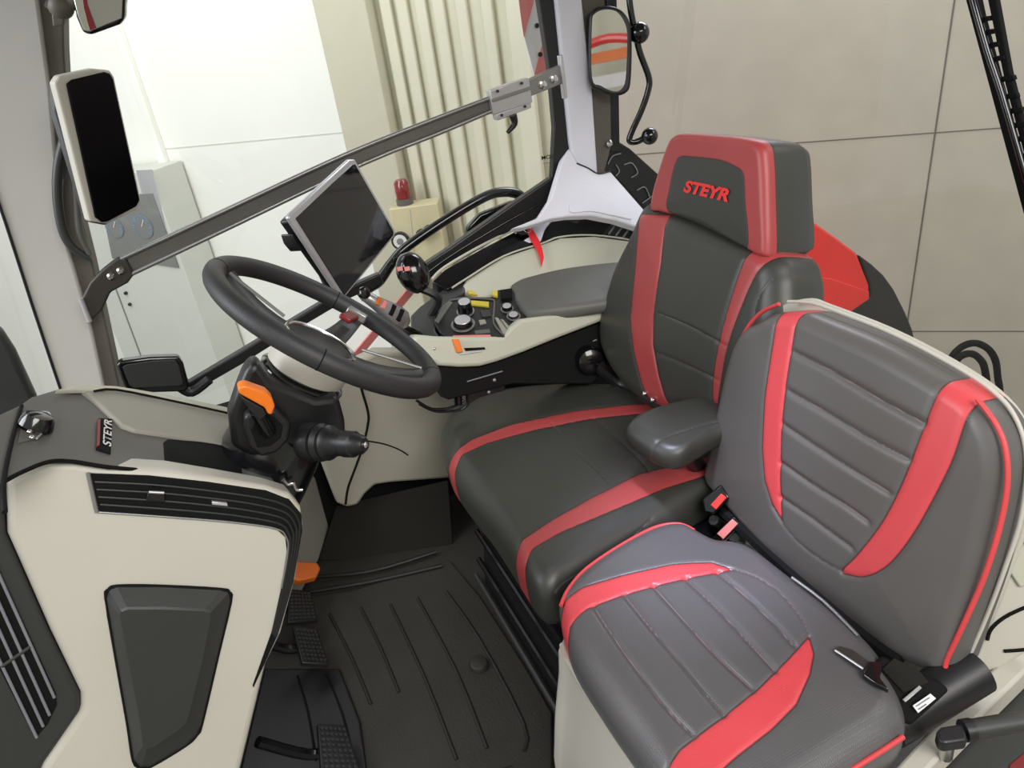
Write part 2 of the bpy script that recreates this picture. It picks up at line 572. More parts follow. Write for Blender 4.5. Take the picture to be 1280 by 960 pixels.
for q, r in (((143, 284), 13), ((178, 283), 15)):
    c = hit(q, off(CP, 0.013)); rr = r * px2m(c)
    ez = np.array([0, 0, 1.0])
    bb = MB(); bb.lathe(c, CP[1], [(0, rr * 1.05), (.004, rr * 1.05), (.004, rr * .9)])
    d = bb.build('dial', 'cab_panel', cab)
    t = MB()
    for k in range(24):
        a = math.radians(-140 + 280 * k / 23); u = WD * math.sin(a) + ez * math.cos(a); w = np.cross(u, CP[1])
        t.box(c + CP[1] * .006 + u * rr * (.88 if k % 3 else .8), (u, w, CP[1]), (rr * (.16 if k % 3 else .3), rr * .05, .003))
    t.build('scale', 'blue_print', d)
    t = MB(); u = WD * -.6 + ez * .8; t.box(c + CP[1] * .007 + u * rr * .35, (u, np.cross(u, CP[1]), CP[1]), (rr * .7, rr * .07, .003)); t.build('needle', 'white_print', d)

# ---- tan valve box and the red beacon on it
BP = plane(hit((520, 270), off(WP, 0.25)), (0.4, 0.9, 0.0))
vb = thing('valve_box', 'tan metal box with round gauge beneath the red beacon lamp', 'box', hit((515, 325), BP))
e1 = np.array([0.9, -0.4, 0]) / math.hypot(.9, .4)
bl, br = hit((548, 262), BP), hit((486, 262), BP); ht = hit((515, 258), BP); lo = hit((520, 345), BP)
w = float(np.dot(br - bl, e1))
b = MB(); b.prism([np.array([bl[0], bl[1], ht[2]]), np.array([br[0], br[1], ht[2]]), np.array([br[0], br[1], lo[2]]), np.array([bl[0], bl[1], lo[2]])], -BP[1] * 0.16)
b.build('body', 'tan_box', vb, 0.006)
tubepx('door_edge', [(512, 262), (519, 330)], off(BP, 0.001), 0.004, 'jamb', vb, 1)
c = hit((501, 300), BP); r = 11 * px2m(c)
b = MB(); b.lathe(c, BP[1], [(0, r), (.03, r), (.032, r * .8)]); g = b.build('gauge', 'black', vb)
b = MB(); b.lathe(c + BP[1] * .031, BP[1], [(0, r * .78), (.003, r * .75)]); b.build('gauge_face', 'white_print', g)
b = MB(); b.lathe(c + BP[1] * .034, BP[1], [(0, r * .4), (.002, r * .35)]); b.build('gauge_hub', 'cab_panel', g)
for q in ((527, 290), (536, 285)):
    b = MB(); b.lathe(hit(q, BP), BP[1], [(0, r * .4), (.04, r * .4), (.05, r * .55), (.07, r * .5)]); b.build('valve_knob', 'black', vb)
c = hit((506, 252), off(BP, -0.08)); r = 9.5 * px2m(c)
bt = hit((504, 221), off(BP, -0.08))
hh = (bt[2] - c[2])
bc = thing('beacon_lamp', 'dark red beacon lamp standing on the tan box', 'lamp', (c[0], c[1], ht[2]))
cz = np.array([c[0], c[1], ht[2] + 0.002])
b = MB(); b.lathe(cz, (0, 0, 1), [(0, r * 1.1), (hh * .22, r * 1.1), (hh * .25, r * .9)]); b.build('base', 'grey_plastic', bc)
b = MB(); b.lathe(cz, (0, 0, 1), [(hh * .25, r), (hh * .5, r), (hh * .54, r * 1.04), (hh * .6, r), (hh * .88, r * .97), (hh, r * .7), (hh * 1.02, 0)]); b.build('lens', 'lamp_red', bc)

# ---- red and white warning board outside the right side window
WB = Yp(-2.55)
wb = slab('warning_board', [(645, -30), (668, -30), (690, 92), (668, 94), (655, 45)], WB, 0.01, 'white_print', None, 0.002)
tag(wb, 'white warning board with red diagonal stripes behind the side window', 'warning board')
slab('red_stripe', [(645, -30), (668, -30), (667, 3), (655, 47), (651, 20)], off(WB, 0.002), 0.002, 'pink', wb, 0)
slab('red_stripe', [(679, 52), (684, 62), (689, 91), (668, 93)], off(WB, 0.002), 0.002, 'pink', wb, 0)
_t = hit((692, 60), off(WB, -.012)); b = MB(); b.prism([_t + np.array([-.012, 0, .2]), _t + np.array([.012, 0, .2]), np.array([_t[0] + .012, _t[1], ZB]), np.array([_t[0] - .012, _t[1], ZB])], (0, -.02, 0)); b.build('post', 'black', wb)
for q in ((671, 32), (675, 68)):
    b = MB(); b.lathe(hit(q, WB), WB[1], [(0, .008), (.004, .008)]); b.build('bolt', 'black', wb)

# ---- red mudguard, tyre and hose behind the rear side glass
FP = Yp(-2.3)
f = thing('rear_mudguard', 'red mudguard with black rear edge outside behind the driver seat', 'mudguard', hit((1060, 400), FP))
slab('fender_panel', [(985, 255), (1023, 281), (1050, 300), (1071, 316), (1087, 356), (1087, 372), (1064, 388), (1070, 470), (1090, 590), (1000, 600), (920, 560), (880, 440), (885, 330), (930, 262)], FP, 0.05, 'red', f, 0.012)
slab('fender_lip', [(890, 350), (1000, 343), (1040, 348), (1087, 364), (1087, 374), (1064, 390), (1000, 405), (890, 410)], off(FP, 0.015), 0.014, 'red', f, 0.006)
slab('rubber_edge', [(1075, 319), (1091, 331), (1105, 344), (1118, 362), (1132, 390), (1141, 412), (1150, 450), (1165, 530), (1170, 610), (1095, 600), (1072, 470), (1050, 398), (1066, 388), (1089, 372), (1088, 356)], off(FP, 0.002), 0.05, 'ghost', f, 0.01)
hp = Yp(-2.12)
for k, path in enumerate(([(1190, 560), (1184, 480), (1187, 455), (1193, 442), (1205, 432), (1220, 429), (1235, 436), (1244, 450), (1247, 470), (1249, 510), (1230, 620)],
                          [(1196, 560), (1190, 480), (1192, 458), (1200, 446), (1213, 442), (1224, 448), (1231, 462), (1233, 500), (1220, 600)])):
    o = tubepx('hose', path, off(hp, 0.05 * k), 0.0175, 'deep_black', None, 6)
    tag(o, ('black hose loop outside, the outer and larger of the two' if k == 0 else 'black hose loop outside, the inner and smaller of the two'), 'hose', 'hoses behind the passenger seat')

# ---- far left outside: dark bonnet edge seen through the windscreen
o = slab('bonnet_edge', [(-40, 395), (0, 412), (18, 440), (44, 496), (60, 560), (90, 1060), (-40, 1060), (-60, 540)], Yp(-2.6), 0.05, 'dark_plastic', None, 0.02)
tag(o, 'dark grey engine hood corner seen beyond the left edge of the dashboard', 'bonnet')

# ================================================================== CAB SHELL
b = MB(); b.prism([(-1.3, -2.12, 0), (0.9, -2.12, 0), (0.9, -0.42, 0), (-1.3, -0.42, 0)], (0, 0, -0.05))
struct(b.build('floor', 'rubber'))
b = MB(); b.prism([(-1.7, -2.02, 0), (0.55, -2.02, 0), (0.55, -2.02, 0.56), (-1.7, -2.02, 0.56)], (0, -0.06, 0))
struct(b.build('wall_side', 'deep_black'))
b = MB(); b.prism([(0.42, -2.02, 0), (0.42, -1.0, 0), (0.5, -1.0, 0.56), (0.5, -2.02, 0.56)], (0.05, 0, 0))
struct(b.build('wall_front', 'deep_black'))

# right A pillar
AP = plane((0.33, -2.02, 1.1), (0.15, 1, 0.0))
o = struct(slab('trim_2', [(-60, -60), (43, -60), (47, 0), (62, 110), (70, 200), (85, 310), (113, 405), (134, 500), (80, 500), (40, 380), (7, 277), (-60, 80)], AP, 0.04, 'pillar', None, 0.006))
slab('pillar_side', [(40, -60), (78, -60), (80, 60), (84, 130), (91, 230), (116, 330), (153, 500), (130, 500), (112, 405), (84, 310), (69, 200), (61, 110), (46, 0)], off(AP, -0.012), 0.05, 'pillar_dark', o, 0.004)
tubepx('pillar_seal', [(-60, 83), (7, 279), (40, 381), (80, 500)], off(AP, 0.002), 0.0035, 'black', o, 2)
# right B pillar
BPL = plane((-1.12, -2.06, 1.0), (0.0, 1, 0.0))
o = struct(slab('trim_3', [(688, -60), (722, -60), (728, 0), (741, 115), (748, 222), (718, 204), (713, 181), (695, 0)], BPL, 0.05, 'lilac', None, 0.008))
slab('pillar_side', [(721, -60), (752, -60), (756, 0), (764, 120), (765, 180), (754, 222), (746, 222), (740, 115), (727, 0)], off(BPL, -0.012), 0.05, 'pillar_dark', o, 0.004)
slab('window_seal', [(668, -60), (689, -60), (696, 0), (714, 181), (700, 222), (690, 238), (694, 160), (688, 90), (674, 0)], off(BPL, -0.015), 0.03, 'black', o, 0.004)
slab('window_seal', [(757, -60), (770, -60), (774, 115), (775, 190), (763, 190), (762, 115)], off(BPL, -0.012), 0.03, 'black', o, 0.003)
# flared foot of the B pillar
Q0 = hit((740, 268), Yp(-1.93)); Q1 = hit((720, 200), Yp(-2.05)); Q2 = hit((805, 284), Yp(-1.93))
FPL = plane3(Q0, Q1, Q2)
o = struct(slab('trim_4', [(704, 197), (712, 184), (721, 203), (748, 217), (763, 214), (812, 270), (806, 287), (770, 275), (739, 269), (711, 270), (690, 273), (655, 284), (640, 285), (673, 272), (689, 247)], FPL, 0.03, 'lilac', None, 0.006))
slab('pillar_foot_panel', [(722, 235), (735, 232), (750, 240), (790, 272), (770, 270), (740, 264), (712, 264)], off(FPL, 0.004), 0.004, 'lilac', o, 0.004, smooth_px=4)
tubepx('seam', [(721, 204), (735, 210), (748, 217), (763, 214)], off(FPL, 0.002), 0.0022, 'black', o, 4)
# black panel with wiring behind the foot
BK = Yp(-2.08)
o = struct(slab('trim_5', [(752, 176), (764, 178), (772, 176), (788, 186), (830, 224), (832, 275), (815, 272), (763, 214), (752, 216)], BK, 0.03, 'black', None, 0.004))
for pth in ([(760, 205), (766, 195), (776, 192)], [(780, 206), (790, 204), (797, 216), (789, 222)], [(796, 238), (806, 234), (812, 246)], [(770, 206), (774, 214), (770, 220)], [(803, 254), (814, 246), (822, 240)]):
    tubepx('wire', pth, off(BK, 0.004), 0.0022, 'grey_print', o, 5)
b = MB(); b.lathe(hit((760, 179), off(BK, .01)), BK[1], [(0, .011), (.012, .011), (.018, .006)]); b.build('bolt', 'chrome', o)

# side window sill (black) and the strip of hood that shows below it
SP = Yp(-2.04)
o = struct(slab('trim_6', [(228, 483), (300, 440), (370, 398), (430, 362), (475, 342), (480, 354), (436, 374), (372, 412), (302, 456), (236, 494)], SP, 0.03, 'black', None, 0.005))
o = struct(slab('trim_7', [(528, 333), (560, 312), (640, 256), (690, 222), (700, 224), (700, 244), (680, 268), (640, 288), (600, 312), (560, 334), (520, 362)], off(SP, -0.02), 0.03, 'black', None, 0.005))
tubepx('sill_highlight', [(520, 352), (560, 322), (620, 285), (672, 256)], off(SP, -0.018), 0.004, 'gloss_black', o, 4)
o = slab('hood_strip', [(438, 447), (447, 451), (518, 366), (510, 361)], Yp(-2.15), 0.01, 'pink', None, 0.001)
tag(o, 'thin red stripe on the white bodywork seen between wheel and console', 'stripe')

# windows
struct(pane('window_1', [(40, -60), (690, -60), (700, 245), (520, 372), (240, 500), (120, 500)], Yp(-2.12), 'glass'))
_wp = Yp(-2.115)
_a, _b, _c = hit((677, 200), _wp), hit((688, 198), _wp), hit((677.5, 195), _wp)
w1 = bpy.data.objects['window_1']
text_mesh('window_sticker', 'MO', _a, _b - _a, _c - _a, np.linalg.norm(_c - _a), 'deep_black', w1, 0, .02, .001, np.linalg.norm(_b - _a))
for q in ([(679, 204), (690, 203)],):
    tubepx('sticker_line', q, _wp, .0012, 'grey_print', w1, 1, 6)
RG = plane3((-1.22, -2.12, 1.0), (-1.9, -2.0, 1.0), (-1.22, -2.12, 0.2))
struct(pane('window_2', [(770, -60), (1400, -60), (1400, 560), (1100, 560), (800, 300)], RG, 'glass'))
struct(pane('window_3', [(-90, -60), (-20, -60), (8, 280), (70, 490), (-90, 520)], plane3(hit((7, 277), AP) - AP[1] * .05, hit((70, 480), AP) - AP[1] * .05, hit((-90, 300), Yp(-1.9))), 'glass'))

# exterior black handle loop beyond the side window
HP = Yp(-2.25)
h = thing('grab_handle', 'black bent handle rail outside along the side window', 'handle', hit((560, 290), HP))
tubepx('rail', [(446, 368), (460, 358), (474, 350), (490, 328), (508, 309), (560, 273), (606, 246), (630, 240), (648, 243), (658, 254)], HP, [.03, .024, .02, .017, .017, .017, .017, .017, .017, .017], 'gloss_black', h, 6)
slab('shield', [(584, 285), (600, 268), (640, 252), (672, 250), (690, 236), (690, 262), (640, 290), (585, 318)], off(HP, -0.03), 0.03, 'gloss_black', h, 0.008)

# low mirror in front of the sill
LP = Yp(-1.98)
lm = thing('wide_angle_mirror', 'small black mirror housing low beside the right front pillar', 'mirror', hit((190, 485), LP))
slab('housing', [(145, 457), (150, 452), (187, 447), (223, 446), (229, 454), (237, 484), (231, 490), (165, 492), (156, 486)], LP, 0.03, 'gloss_black', lm, 0.006)
slab('face', [(153, 459), (158, 456), (190, 451), (219, 450), (223, 456), (229, 479), (225, 482), (168, 485), (162, 482)], off(LP, 0.003), 0.003, 'dark_plastic', lm, 0.003)
b = MB(); b.tube(hits([(225, 484), (240, 490), (262, 474)], off(LP, -0.02)), .014, 10, False, 4); b.build('bracket', 'black', lm)

# C pillar cable ladder on the right
CPL = Xp(-1.75)
ct = thing('cable_ladder', 'black slotted cable strip running down the rear window', 'cable strip', hit((1285, 290), CPL))
slab('rail', [(1136, -260), (1154, -260), (1213, -40), (1226, 20), (1300, 300), (1420, 720), (1400, 720), (1300, 345), (1196, -40)], CPL, 0.02, 'deep_black', ct, 0.003)
slab('rail', [(1180, -260), (1192, -260), (1238, -40), (1262, 90), (1290, 200), (1284, 210), (1256, 105), (1226, -40)], CPL, 0.015, 'deep_black', ct, 0.003)
tubepx('cable', [(1208, -30), (1234, 62), (1253, 120), (1292, 255)], off(CPL, 0.012), 0.0075, 'gloss_black', ct, 4)
for (x, y) in ((1222, 26), (1228, 42), (1234, 58), (1240, 75), (1252, 100), (1256, 122), (1262, 140), (1266, 158), (1272, 175), (1278, 196)):
    slab('rung', [(x - 8, y - 3), (x + 14, y - 6), (x + 16, y), (x - 6, y + 4)], off(CPL, 0.003), 0.012, 'deep_black', ct, 0.002)

# ================================================================== RAIL, MIRRORS, DISPLAYS
RP = Yp(-1.97)
mr = thing('mounting_rail', 'grey aluminium mounting rail running across the right side window', 'rail', hit((390, 235), RP))
slab('channel', [(148, 323), (220, 289), (290, 257), (430, 192), (540, 148), (614, 121), (617, 139), (545, 170), (455, 206), (300, 280), (165, 345)], RP, 0.012, 'alu_dark', mr, 0.002)
tubepx('upper_lip', [(150, 324), (290, 259), (430, 194), (540, 150), (614, 122)], off(RP, 0.006), 0.006, 'alu', mr, 3)
tubepx('lower_lip', [(163, 343), (300, 278), (455, 204), (545, 168), (616, 138)], off(RP, 0.006), 0.006, 'alu', mr, 3)
br_ = slab('front_bracket', [(102, 374), (112, 354), (127, 338), (148, 321), (158, 324), (168, 343), (160, 354), (138, 366), (128, 388), (113, 403)], off(RP, 0.012), 0.02, 'steel_dark', mr, 0.005)
tubepx('bracket_edge', [(101, 373), (112, 402)], off(RP, 0.014), 0.006, 'alu_light', br_, 1)
for q in ((139, 345), (151, 338)):
    b = MB(); b.lathe(hit(q, off(RP, .012)), RP[1], [(0, .009), (.006, .009), (.009, .005)]); b.build('bolt', 'chrome', br_)
slab('inner_arm', [(652, 103), (702, 80), (705, 104), (660, 122)], off(RP, 0.002), 0.014, 'alu', mr, 0.003)
for q in ((678, 106), (692, 99)):
    b = MB(); b.lathe(hit(q, off(RP, .002)), RP[1], [(0, .011), (.006, .011), (.008, .006)]); b.build('bolt', 'chrome', mr)
slab('end_plate', [(700, 70), (704, 68), (710, 122), (706, 124)], off(RP, 0.012), 0.02, 'alu_light', mr, 0.002)
cl = slab('clamp_block', [(612, 113), (661, 97), (666, 128), (617, 144)], off(RP, 0.022), 0.03, 'alu_light', mr, 0.003)
slab('clamp_ridge', [(615, 124), (663, 108), (664, 112), (616, 128)], off(RP, 0.027), 0.005, 'alu', cl, 0.001)
slab('clamp_foot', [(620, 143), (664, 128), (664, 135), (622, 151)], off(RP, 0.026), 0.03, 'alu_light', cl, 0.002)
for q in ((622, 114), (652, 104), (627, 144), (656, 133)):
    b = MB(); b.lathe(hit(q, off(RP, .027)), RP[1], [(0, .004), (.003, .004)], 10); b.build('screw', 'steel_dark', cl)
tubepx('clamp_lever', [(641, 144), (643, 155), (634, 166)], off(RP, 0.03), [.012, .009, .005], 'black', cl, 4)

# mirror on the black arm by the B pillar
MP = plane((-1.20, -2.0, 1.3), (0.42, 0.88, 0.1))
mi = thing('side_mirror', 'tall rounded mirror with thick black rim beside the pillar', 'mirror', hit((768, 120), MP))
slab('housing', [(736, 30), (741, 13), (755, 7), (773, 10), (786, 24), (790, 46), (789, 98), (784, 115), (768, 120), (750, 114), (737, 101)], MP, 0.04, 'black', mi, 0.008, smooth_px=4)
slab('mirror_glass', [(740, 30), (744, 17), (757, 12), (771, 15), (781, 29), (784, 48), (782, 98), (776, 112), (766, 114), (751, 107), (740, 97)], off(MP, 0.002), 0.003, 'mirror', mi, 0.0, smooth_px=4)
MA = off(MP, -0.03)
tubepx('arm', [(783, -40), (788, 10), (794, 40), (800, 66), (811, 97), (810, 114), (801, 140), (790, 164), (787, 176), (796, 177), (806, 172)], MA, 0.0095, 'gloss_black', mi, 6)
for q, r in (((799, 41), 13), ((812, 170), 10.5)):
    c = hit(q, MA); b = MB(); b.ball(c, r * px2m(c)); b.build('ball_joint', 'gloss_black', mi)

# camera display on the A pillar
DP = plane3((0.183, -1.765, 1.47), (0.108, -1.82, 1.47), (0.154, -1.835, 1.188))
dm = thing('pillar_display', 'tall black pillar display in a white frame on the right front pillar', 'display', hit((125, 285), DP))
slab('frame', [(69, 104), (75, 95), (117, 86), (138, 88), (143, 96), (177, 252), (172, 262), (134, 280), (113, 277)], off(DP, -0.002), 0.022, 'white', dm, 0.004)
slab('rear_shell', [(69, 104), (80, 96), (140, 92), (176, 250), (133, 282), (112, 278), (70, 140)], off(DP, -0.025), 0.025, 'dark_plastic', dm, 0.006)
slab('screen', [(84, 105), (90, 100), (131, 90), (138, 92), (142, 99), (175, 250), (171, 258), (135, 277), (128, 278), (120, 272)], off(DP, 0.004), 0.006, 'screen_blank', dm, 0.002)
BD = Yp(-1.98)
bk = tubepx('support_arm', [(84, 170), (74, 205), (72, 245), (78, 285), (90, 308), (113, 324)], BD, [.014, .012, .011, .011, .011, .007], 'dark_plastic', dm, 6)
slab('support_web', [(80, 170), (90, 190), (84, 215), (75, 238), (72, 225)], off(BD, 0.0), 0.012, 'dark_plastic', dm, 0.003)
tubepx('support_arm', [(93, 225), (96, 250), (100, 290), (112, 318)], BD, [.006, .007, .009, .007], 'grey_plastic', dm, 6)

# mirror at the very top left
TP = plane((0.2, -1.75, 1.6), (0.2, 0.9, -0.1))
tm = thing('interior_mirror', 'chrome framed mirror on the front pillar at the top left corner', 'mirror', hit((120, 0), TP))
slab('housing', [(86, -60), (152, -60), (156, 0), (155, 24), (149, 31), (113, 44), (103, 41), (95, 22), (91, 0)], off(TP, -0.004), 0.03, 'gloss_black', tm, 0.006)
slab('bezel', [(88, -55), (103, -55), (104, 0), (110, 28), (114, 40), (104, 38), (97, 20), (92, 0)], off(TP, 0.001), 0.005, 'chrome', tm, 0.002)
slab('mirror_glass', [(101, -55), (149, -55), (153, 0), (152, 23), (113, 39), (109, 28), (103, 0)], off(TP, 0.0), 0.004, 'mirror_grey', tm, 0.001)
slab('red_reflection', [(102, -30), (107, -30), (109, 5), (120, 35), (113, 38), (105, 10)], off(TP, 0.0015), 0.0015, 'red_dark', tm, 0)  # red reflection in the mirror, built in as a dark red strip
b = MB(); c = hit((76, 8), off(TP, -.02)); b.ball(c, 15 * px2m(c)); b.build('ball_joint', 'pillar_dark', tm)
tubepx('mount', [(60, 0), (76, 8), (95, 0)], off(TP, -0.02), 0.014, 'pillar_dark', tm, 4)
slab('mount_clip', [(64, 16), (79, 18), (80, 32), (66, 34)], off(TP, -0.01), 0.02, 'pillar_dark', tm, 0.003)

# terminal display
A_, B_, C_, D_ = [np.array(v) for v in ((-0.14, -1.561, 1.157), (-0.339, -1.773, 1.211), (-0.413, -1.839, 0.994), (-0.214, -1.627, 0.94))]
TD = plane3(A_, B_, D_)
td = thing('terminal_display', 'large tilted black touchscreen terminal in a silver frame behind the steering wheel', 'display', hit((428, 372), TD))
slab('frame', [(361, 272), (364, 266), (437, 199), (444, 199), (494, 288), (494, 295), (432, 371), (425, 370)], TD, 0.012, 'alu_light', td, 0.004)
slab('screen', [(370, 273), (440, 206), (444, 205), (492, 289), (492, 294), (431, 369), (428, 365)], off(TD, 0.0015), 0.004, 'screen', td, 0.001)
slab('rear_shell', [(361, 276), (440, 202), (492, 292), (428, 370)], off(TD, -0.012), 0.03, 'black', td, 0.008)
slab('rear_knob', [(364, 292), (371, 292), (382, 312), (376, 314), (368, 304)], off(TD, -0.02), 0.03, 'black', td, 0.004)
c = mid(hits([(400, 300), (440, 320)], off(TD, -0.04)))
b = MB(); b.tube([c, c + np.array([0.03, -0.12, -0.06]), hit((420, 372), Yp(-2.0))], .016, 12, False, 6); b.build('support_arm', 'black', td)

# ================================================================== DRIVER SEAT
# cushion
CZ = 0.415
CPn = plane((-0.6, -1.28, CZ), (0.03, 0.0, 1.0))
ds = thing('driver_seat', 'dark grey leather driver seat with red stripes and high headrest', 'seat', (-0.62, -1.29, 0))
c_out = [(553, 560), (556, 540), (575, 519), (620, 501), (690, 492), (765, 492), (835, 500), (930, 545), (930, 600), (870, 640), (790, 688), (715, 738), (690, 753), (670, 748), (645, 712), (612, 662), (580, 622), (560, 590)]
st1 = [(545, 640), (548, 590), (556, 573), (590, 551), (640, 534), (720, 517), (790, 508), (860, 505), (860, 514), (800, 520), (740, 527), (670, 541), (610, 556), (578, 569), (566, 582), (560, 640)]
st2 = [(620, 780), (629, 720), (637, 694), (652, 676), (690, 653), (740, 625), (800, 595), (850, 582), (930, 560), (930, 575), (870, 598), (830, 612), (760, 642), (700, 668), (667, 686), (655, 702), (652, 730), (660, 800)]
pillow('cushion', c_out, CPn, 'leather_driver', ds, r=0.055, down=0.075, bulge=0.012, stripes=[(st1, False), (st2, False)],
       seams=[[(690, 533), (715, 562), (745, 590), (764, 610)], [(742, 526), (770, 550), (800, 578), (812, 592)], [(670, 745), (700, 718), (760, 680), (815, 640)]], N=320, MR=60)
# backrest
tl = 0.30
BN = np.array([math.cos(tl), 0, math.sin(tl)])
BPn = plane((-0.94, -1.3, 0.75), BN)
b_out = [(819, 255), (800, 293), (780, 333), (767, 377), (760, 408), (764, 440), (781, 471), (803, 495), (835, 514), (890, 520), (945, 515), (985, 470), (998, 410), (999, 370), (997, 345), (985, 318), (935, 297), (875, 270), (840, 258)]
bs1 = [(800, 268), (834, 268), (832, 330), (825, 390), (823, 430), (828, 470), (838, 520), (818, 520), (805, 480), (797, 440), (794, 400), (798, 340)]
bs2 = [(935, 318), (948, 300), (975, 318), (962, 322), (946, 345), (930, 385), (915, 430), (905, 475), (898, 505), (893, 505), (896, 470), (905, 425), (918, 375)]
pillow('backrest', b_out, off(BPn, -0.045), 'leather_driver', ds, r=0.05, down=0.10, bulge=0.02, stripes=[(bs1, False), (bs2, True)],
       seams=[[(832, 392), (870, 408), (912, 432)], [(826, 440), (862, 455), (902, 475)], [(962, 350), (950, 375), (943, 410)]], N=320, MR=56, inset=0.03)
# headrest
HN = np.array([math.cos(0.2), 0, math.sin(0.2)])
h3 = hit((890, 250), off(BPn, 0.012))
HPn = plane(h3, HN)
h_out = [(818, 262), (820, 240), (829, 208), (838, 182), (845, 171), (858, 167), (900, 169), (940, 173), (958, 181), (963, 205), (965, 260), (966, 310), (962, 322), (940, 312), (900, 292), (860, 274), (830, 265)]
hb = [(836, 264), (838, 236), (845, 205), (852, 196), (866, 196), (900, 200), (920, 208), (930, 218), (932, 250), (934, 310), (900, 298), (868, 284)]
big = [(780, 130), (1000, 130), (1000, 350), (780, 350)]


def headrest():
    r_, dn = 0.018, 0.145
    e1, e2 = frame2d(HPn, None)
    o = pillow('headrest', h_out, off(HPn, -r_), 'leather_driver', ds, r=r_, down=dn, bulge=0.004, stripes=[(big, False)], N=300, MR=40, inset=0.035)
    # grey inner panel: invert the stripe field inside it, and on the sides
    me = o.data; n = len(me.vertices); at = me.attributes['stripe']
    v = np.array([tuple(x.co) for x in me.vertices])
    O = HPn[0]; P = np.stack([(v - O) @ e1, (v - O) @ e2], 1)
    poly = np.array([[np.dot(h - O, e1), np.dot(h - O, e2)] for h in hits(crom(hb, True, 6), HPn)])
    sd = sdist(P, poly)
    out = np.array([[np.dot(h - O, e1), np.dot(h - O, e2)] for h in hits(crom(h_out, True, 8), HPn)])
    h = (v - O) @ HPn[1]
    val = np.maximum(-sd, -(h + r_ + 0.012))
    at.data.foreach_set('value', val.astype(np.float32))
    return o


hr = headrest()
p0 = hit((854, 240), off(HPn, 0.0055)); p1 = hit((910, 253), off(HPn, 0.0055)); pu = hit((856, 224), off(HPn, 0.0055))
text_mesh('embroidered_lettering', 'STEYR', p0, p1 - p0, pu - p0, np.linalg.norm(pu - p0) * 0.98, 'red_print', hr, shear=0.25, bold=0.045, width=np.linalg.norm(p1 - p0))
# left armrest
arp = plane((-0.75, -1.1, 0.605), (0, 0.1, 1))
a_out = [(783, 545), (787, 533), (805, 522), (850, 507), (900, 499), (960, 495), (970, 520), (940, 538), (900, 550), (872, 565), (850, 577), (826, 575), (800, 560)]
pillow('armrest', a_out, arp, 'leather_driver', ds, r=0.028, down=0.028, bulge=0.004, seams=[[(808, 566), (815, 556), (835, 546), (860, 538), (900, 527), (950, 518)]], N=180, MR=34, inset=0.015)
b = MB(); b.tube([hit((860, 560), off(arp, -.03)), hit((880, 590), Xp(-0.88)), np.array([-0.93, -1.06, 0.48])], .022, 12, False, 5); b.build('armrest_arm', 'black', ds)
# pedestal and suspension
pd = MB()
pd.prism([(-0.40, -1.56, 0.0), (-0.40, -1.03, 0.0), (-0.44, -1.03, 0.36), (-0.44, -1.56, 0.36)], (-0.48, 0, 0))
pd.build('pedestal', 'black', ds, 0.012)
for k, (z, x) in enumerate(((0.10, -0.395), (0.2, -0.405), (0.27, -0.415))):
    b = MB(); b.tube([(x, -1.55, z), (x, -1.02, z)], .008, 8); b.build('bellows_fold', 'gloss_black', ds)
b = MB(); b.tube([(-0.385, -1.58, 0.02), (-0.385, -1.02, 0.02)], .008, 8); b.build('floor_rail', 'dark_plastic', ds)
b = MB(); b.prism([(-0.40, -1.53, 0.34), (-0.40, -1.02, 0.34), (-0.42, -1.02, 0.385), (-0.42, -1.53, 0.385)], (-0.5, 0, 0)); b.build('seat_pan', 'gloss_black', ds, 0.008)
sl = slab('adjuster_handle', [(587, 625), (594, 622), (618, 655), (632, 680), (628, 690), (606, 662)], plane((-0.385, -1.3, 0.36), (1, 0, 0.3)), 0.02, 'dark_plastic', ds, 0.004)
slab('adjuster_insert', [(598, 640), (602, 638), (620, 664), (618, 670)], plane((-0.382, -1.3, 0.36), (1, 0, 0.3)), 0.004, 'light_grey', sl, 0.001)
# recliner knob on the far side
c = hit((742, 452), Yp(-1.62))
b = MB(); b.lathe(c + np.array([0, -.05, 0]), (0.2, 1, .1), [(0, .035), (.03, .04), (.06, .036), (.07, .02)]); b.build('recliner_knob', 'gloss_black', ds)
b = MB(); b.tube([c, hit((780, 480), Yp(-1.58)), hit((830, 500), Xp(-0.93))], .022, 10, False, 5); b.build('hinge', 'black', ds)
for q in ((806, 492), (816, 500)):
    b = MB(); cc = hit(q, Xp(-0.87)); b.ball(cc, .007); b.build('bolt', 'chrome', ds)
b = MB(); b.tube([hit((800, 494), Xp(-0.885)), hit((838, 516), Xp(-0.885))], .012, 8); b.build('hinge_bar', 'black', ds)

# ================================================================== PASSENGER SEAT
ps = thing('passenger_seat', 'smaller quilted grey passenger seat with red stripes and red piping nearest the door', 'seat', (-0.65, -0.76, 0))
SZ = 0.44
SPn = plane((-0.6, -0.75, SZ), (0.02, 0, 1))
s_out = [(700, 772), (704, 752), (724, 727), (768, 695), (817, 670), (848, 664), (868, 672), (893, 684), (934, 692), (982, 726), (1070, 798), (1112, 852), (1130, 920), (1080, 965), (1000, 1020), (915, 1075), (880, 1070), (850, 1035), (800, 955), (755, 890), (715, 825)]
q1 = [(690, 830), (697, 765), (705, 747), (730, 735), (780, 722), (840, 710), (890, 707), (916, 716), (880, 724), (830, 735), (780, 748), (735, 763), (712, 778), (706, 800), (706, 850)]
q2 = [(1011, 800), (1017, 822), (1012, 848), (995, 885), (965, 915), (920, 950), (880, 985), (850, 1020), (830, 1060), (815, 1060), (835, 960), (850, 940), (900, 905), (950, 865), (985, 830)]
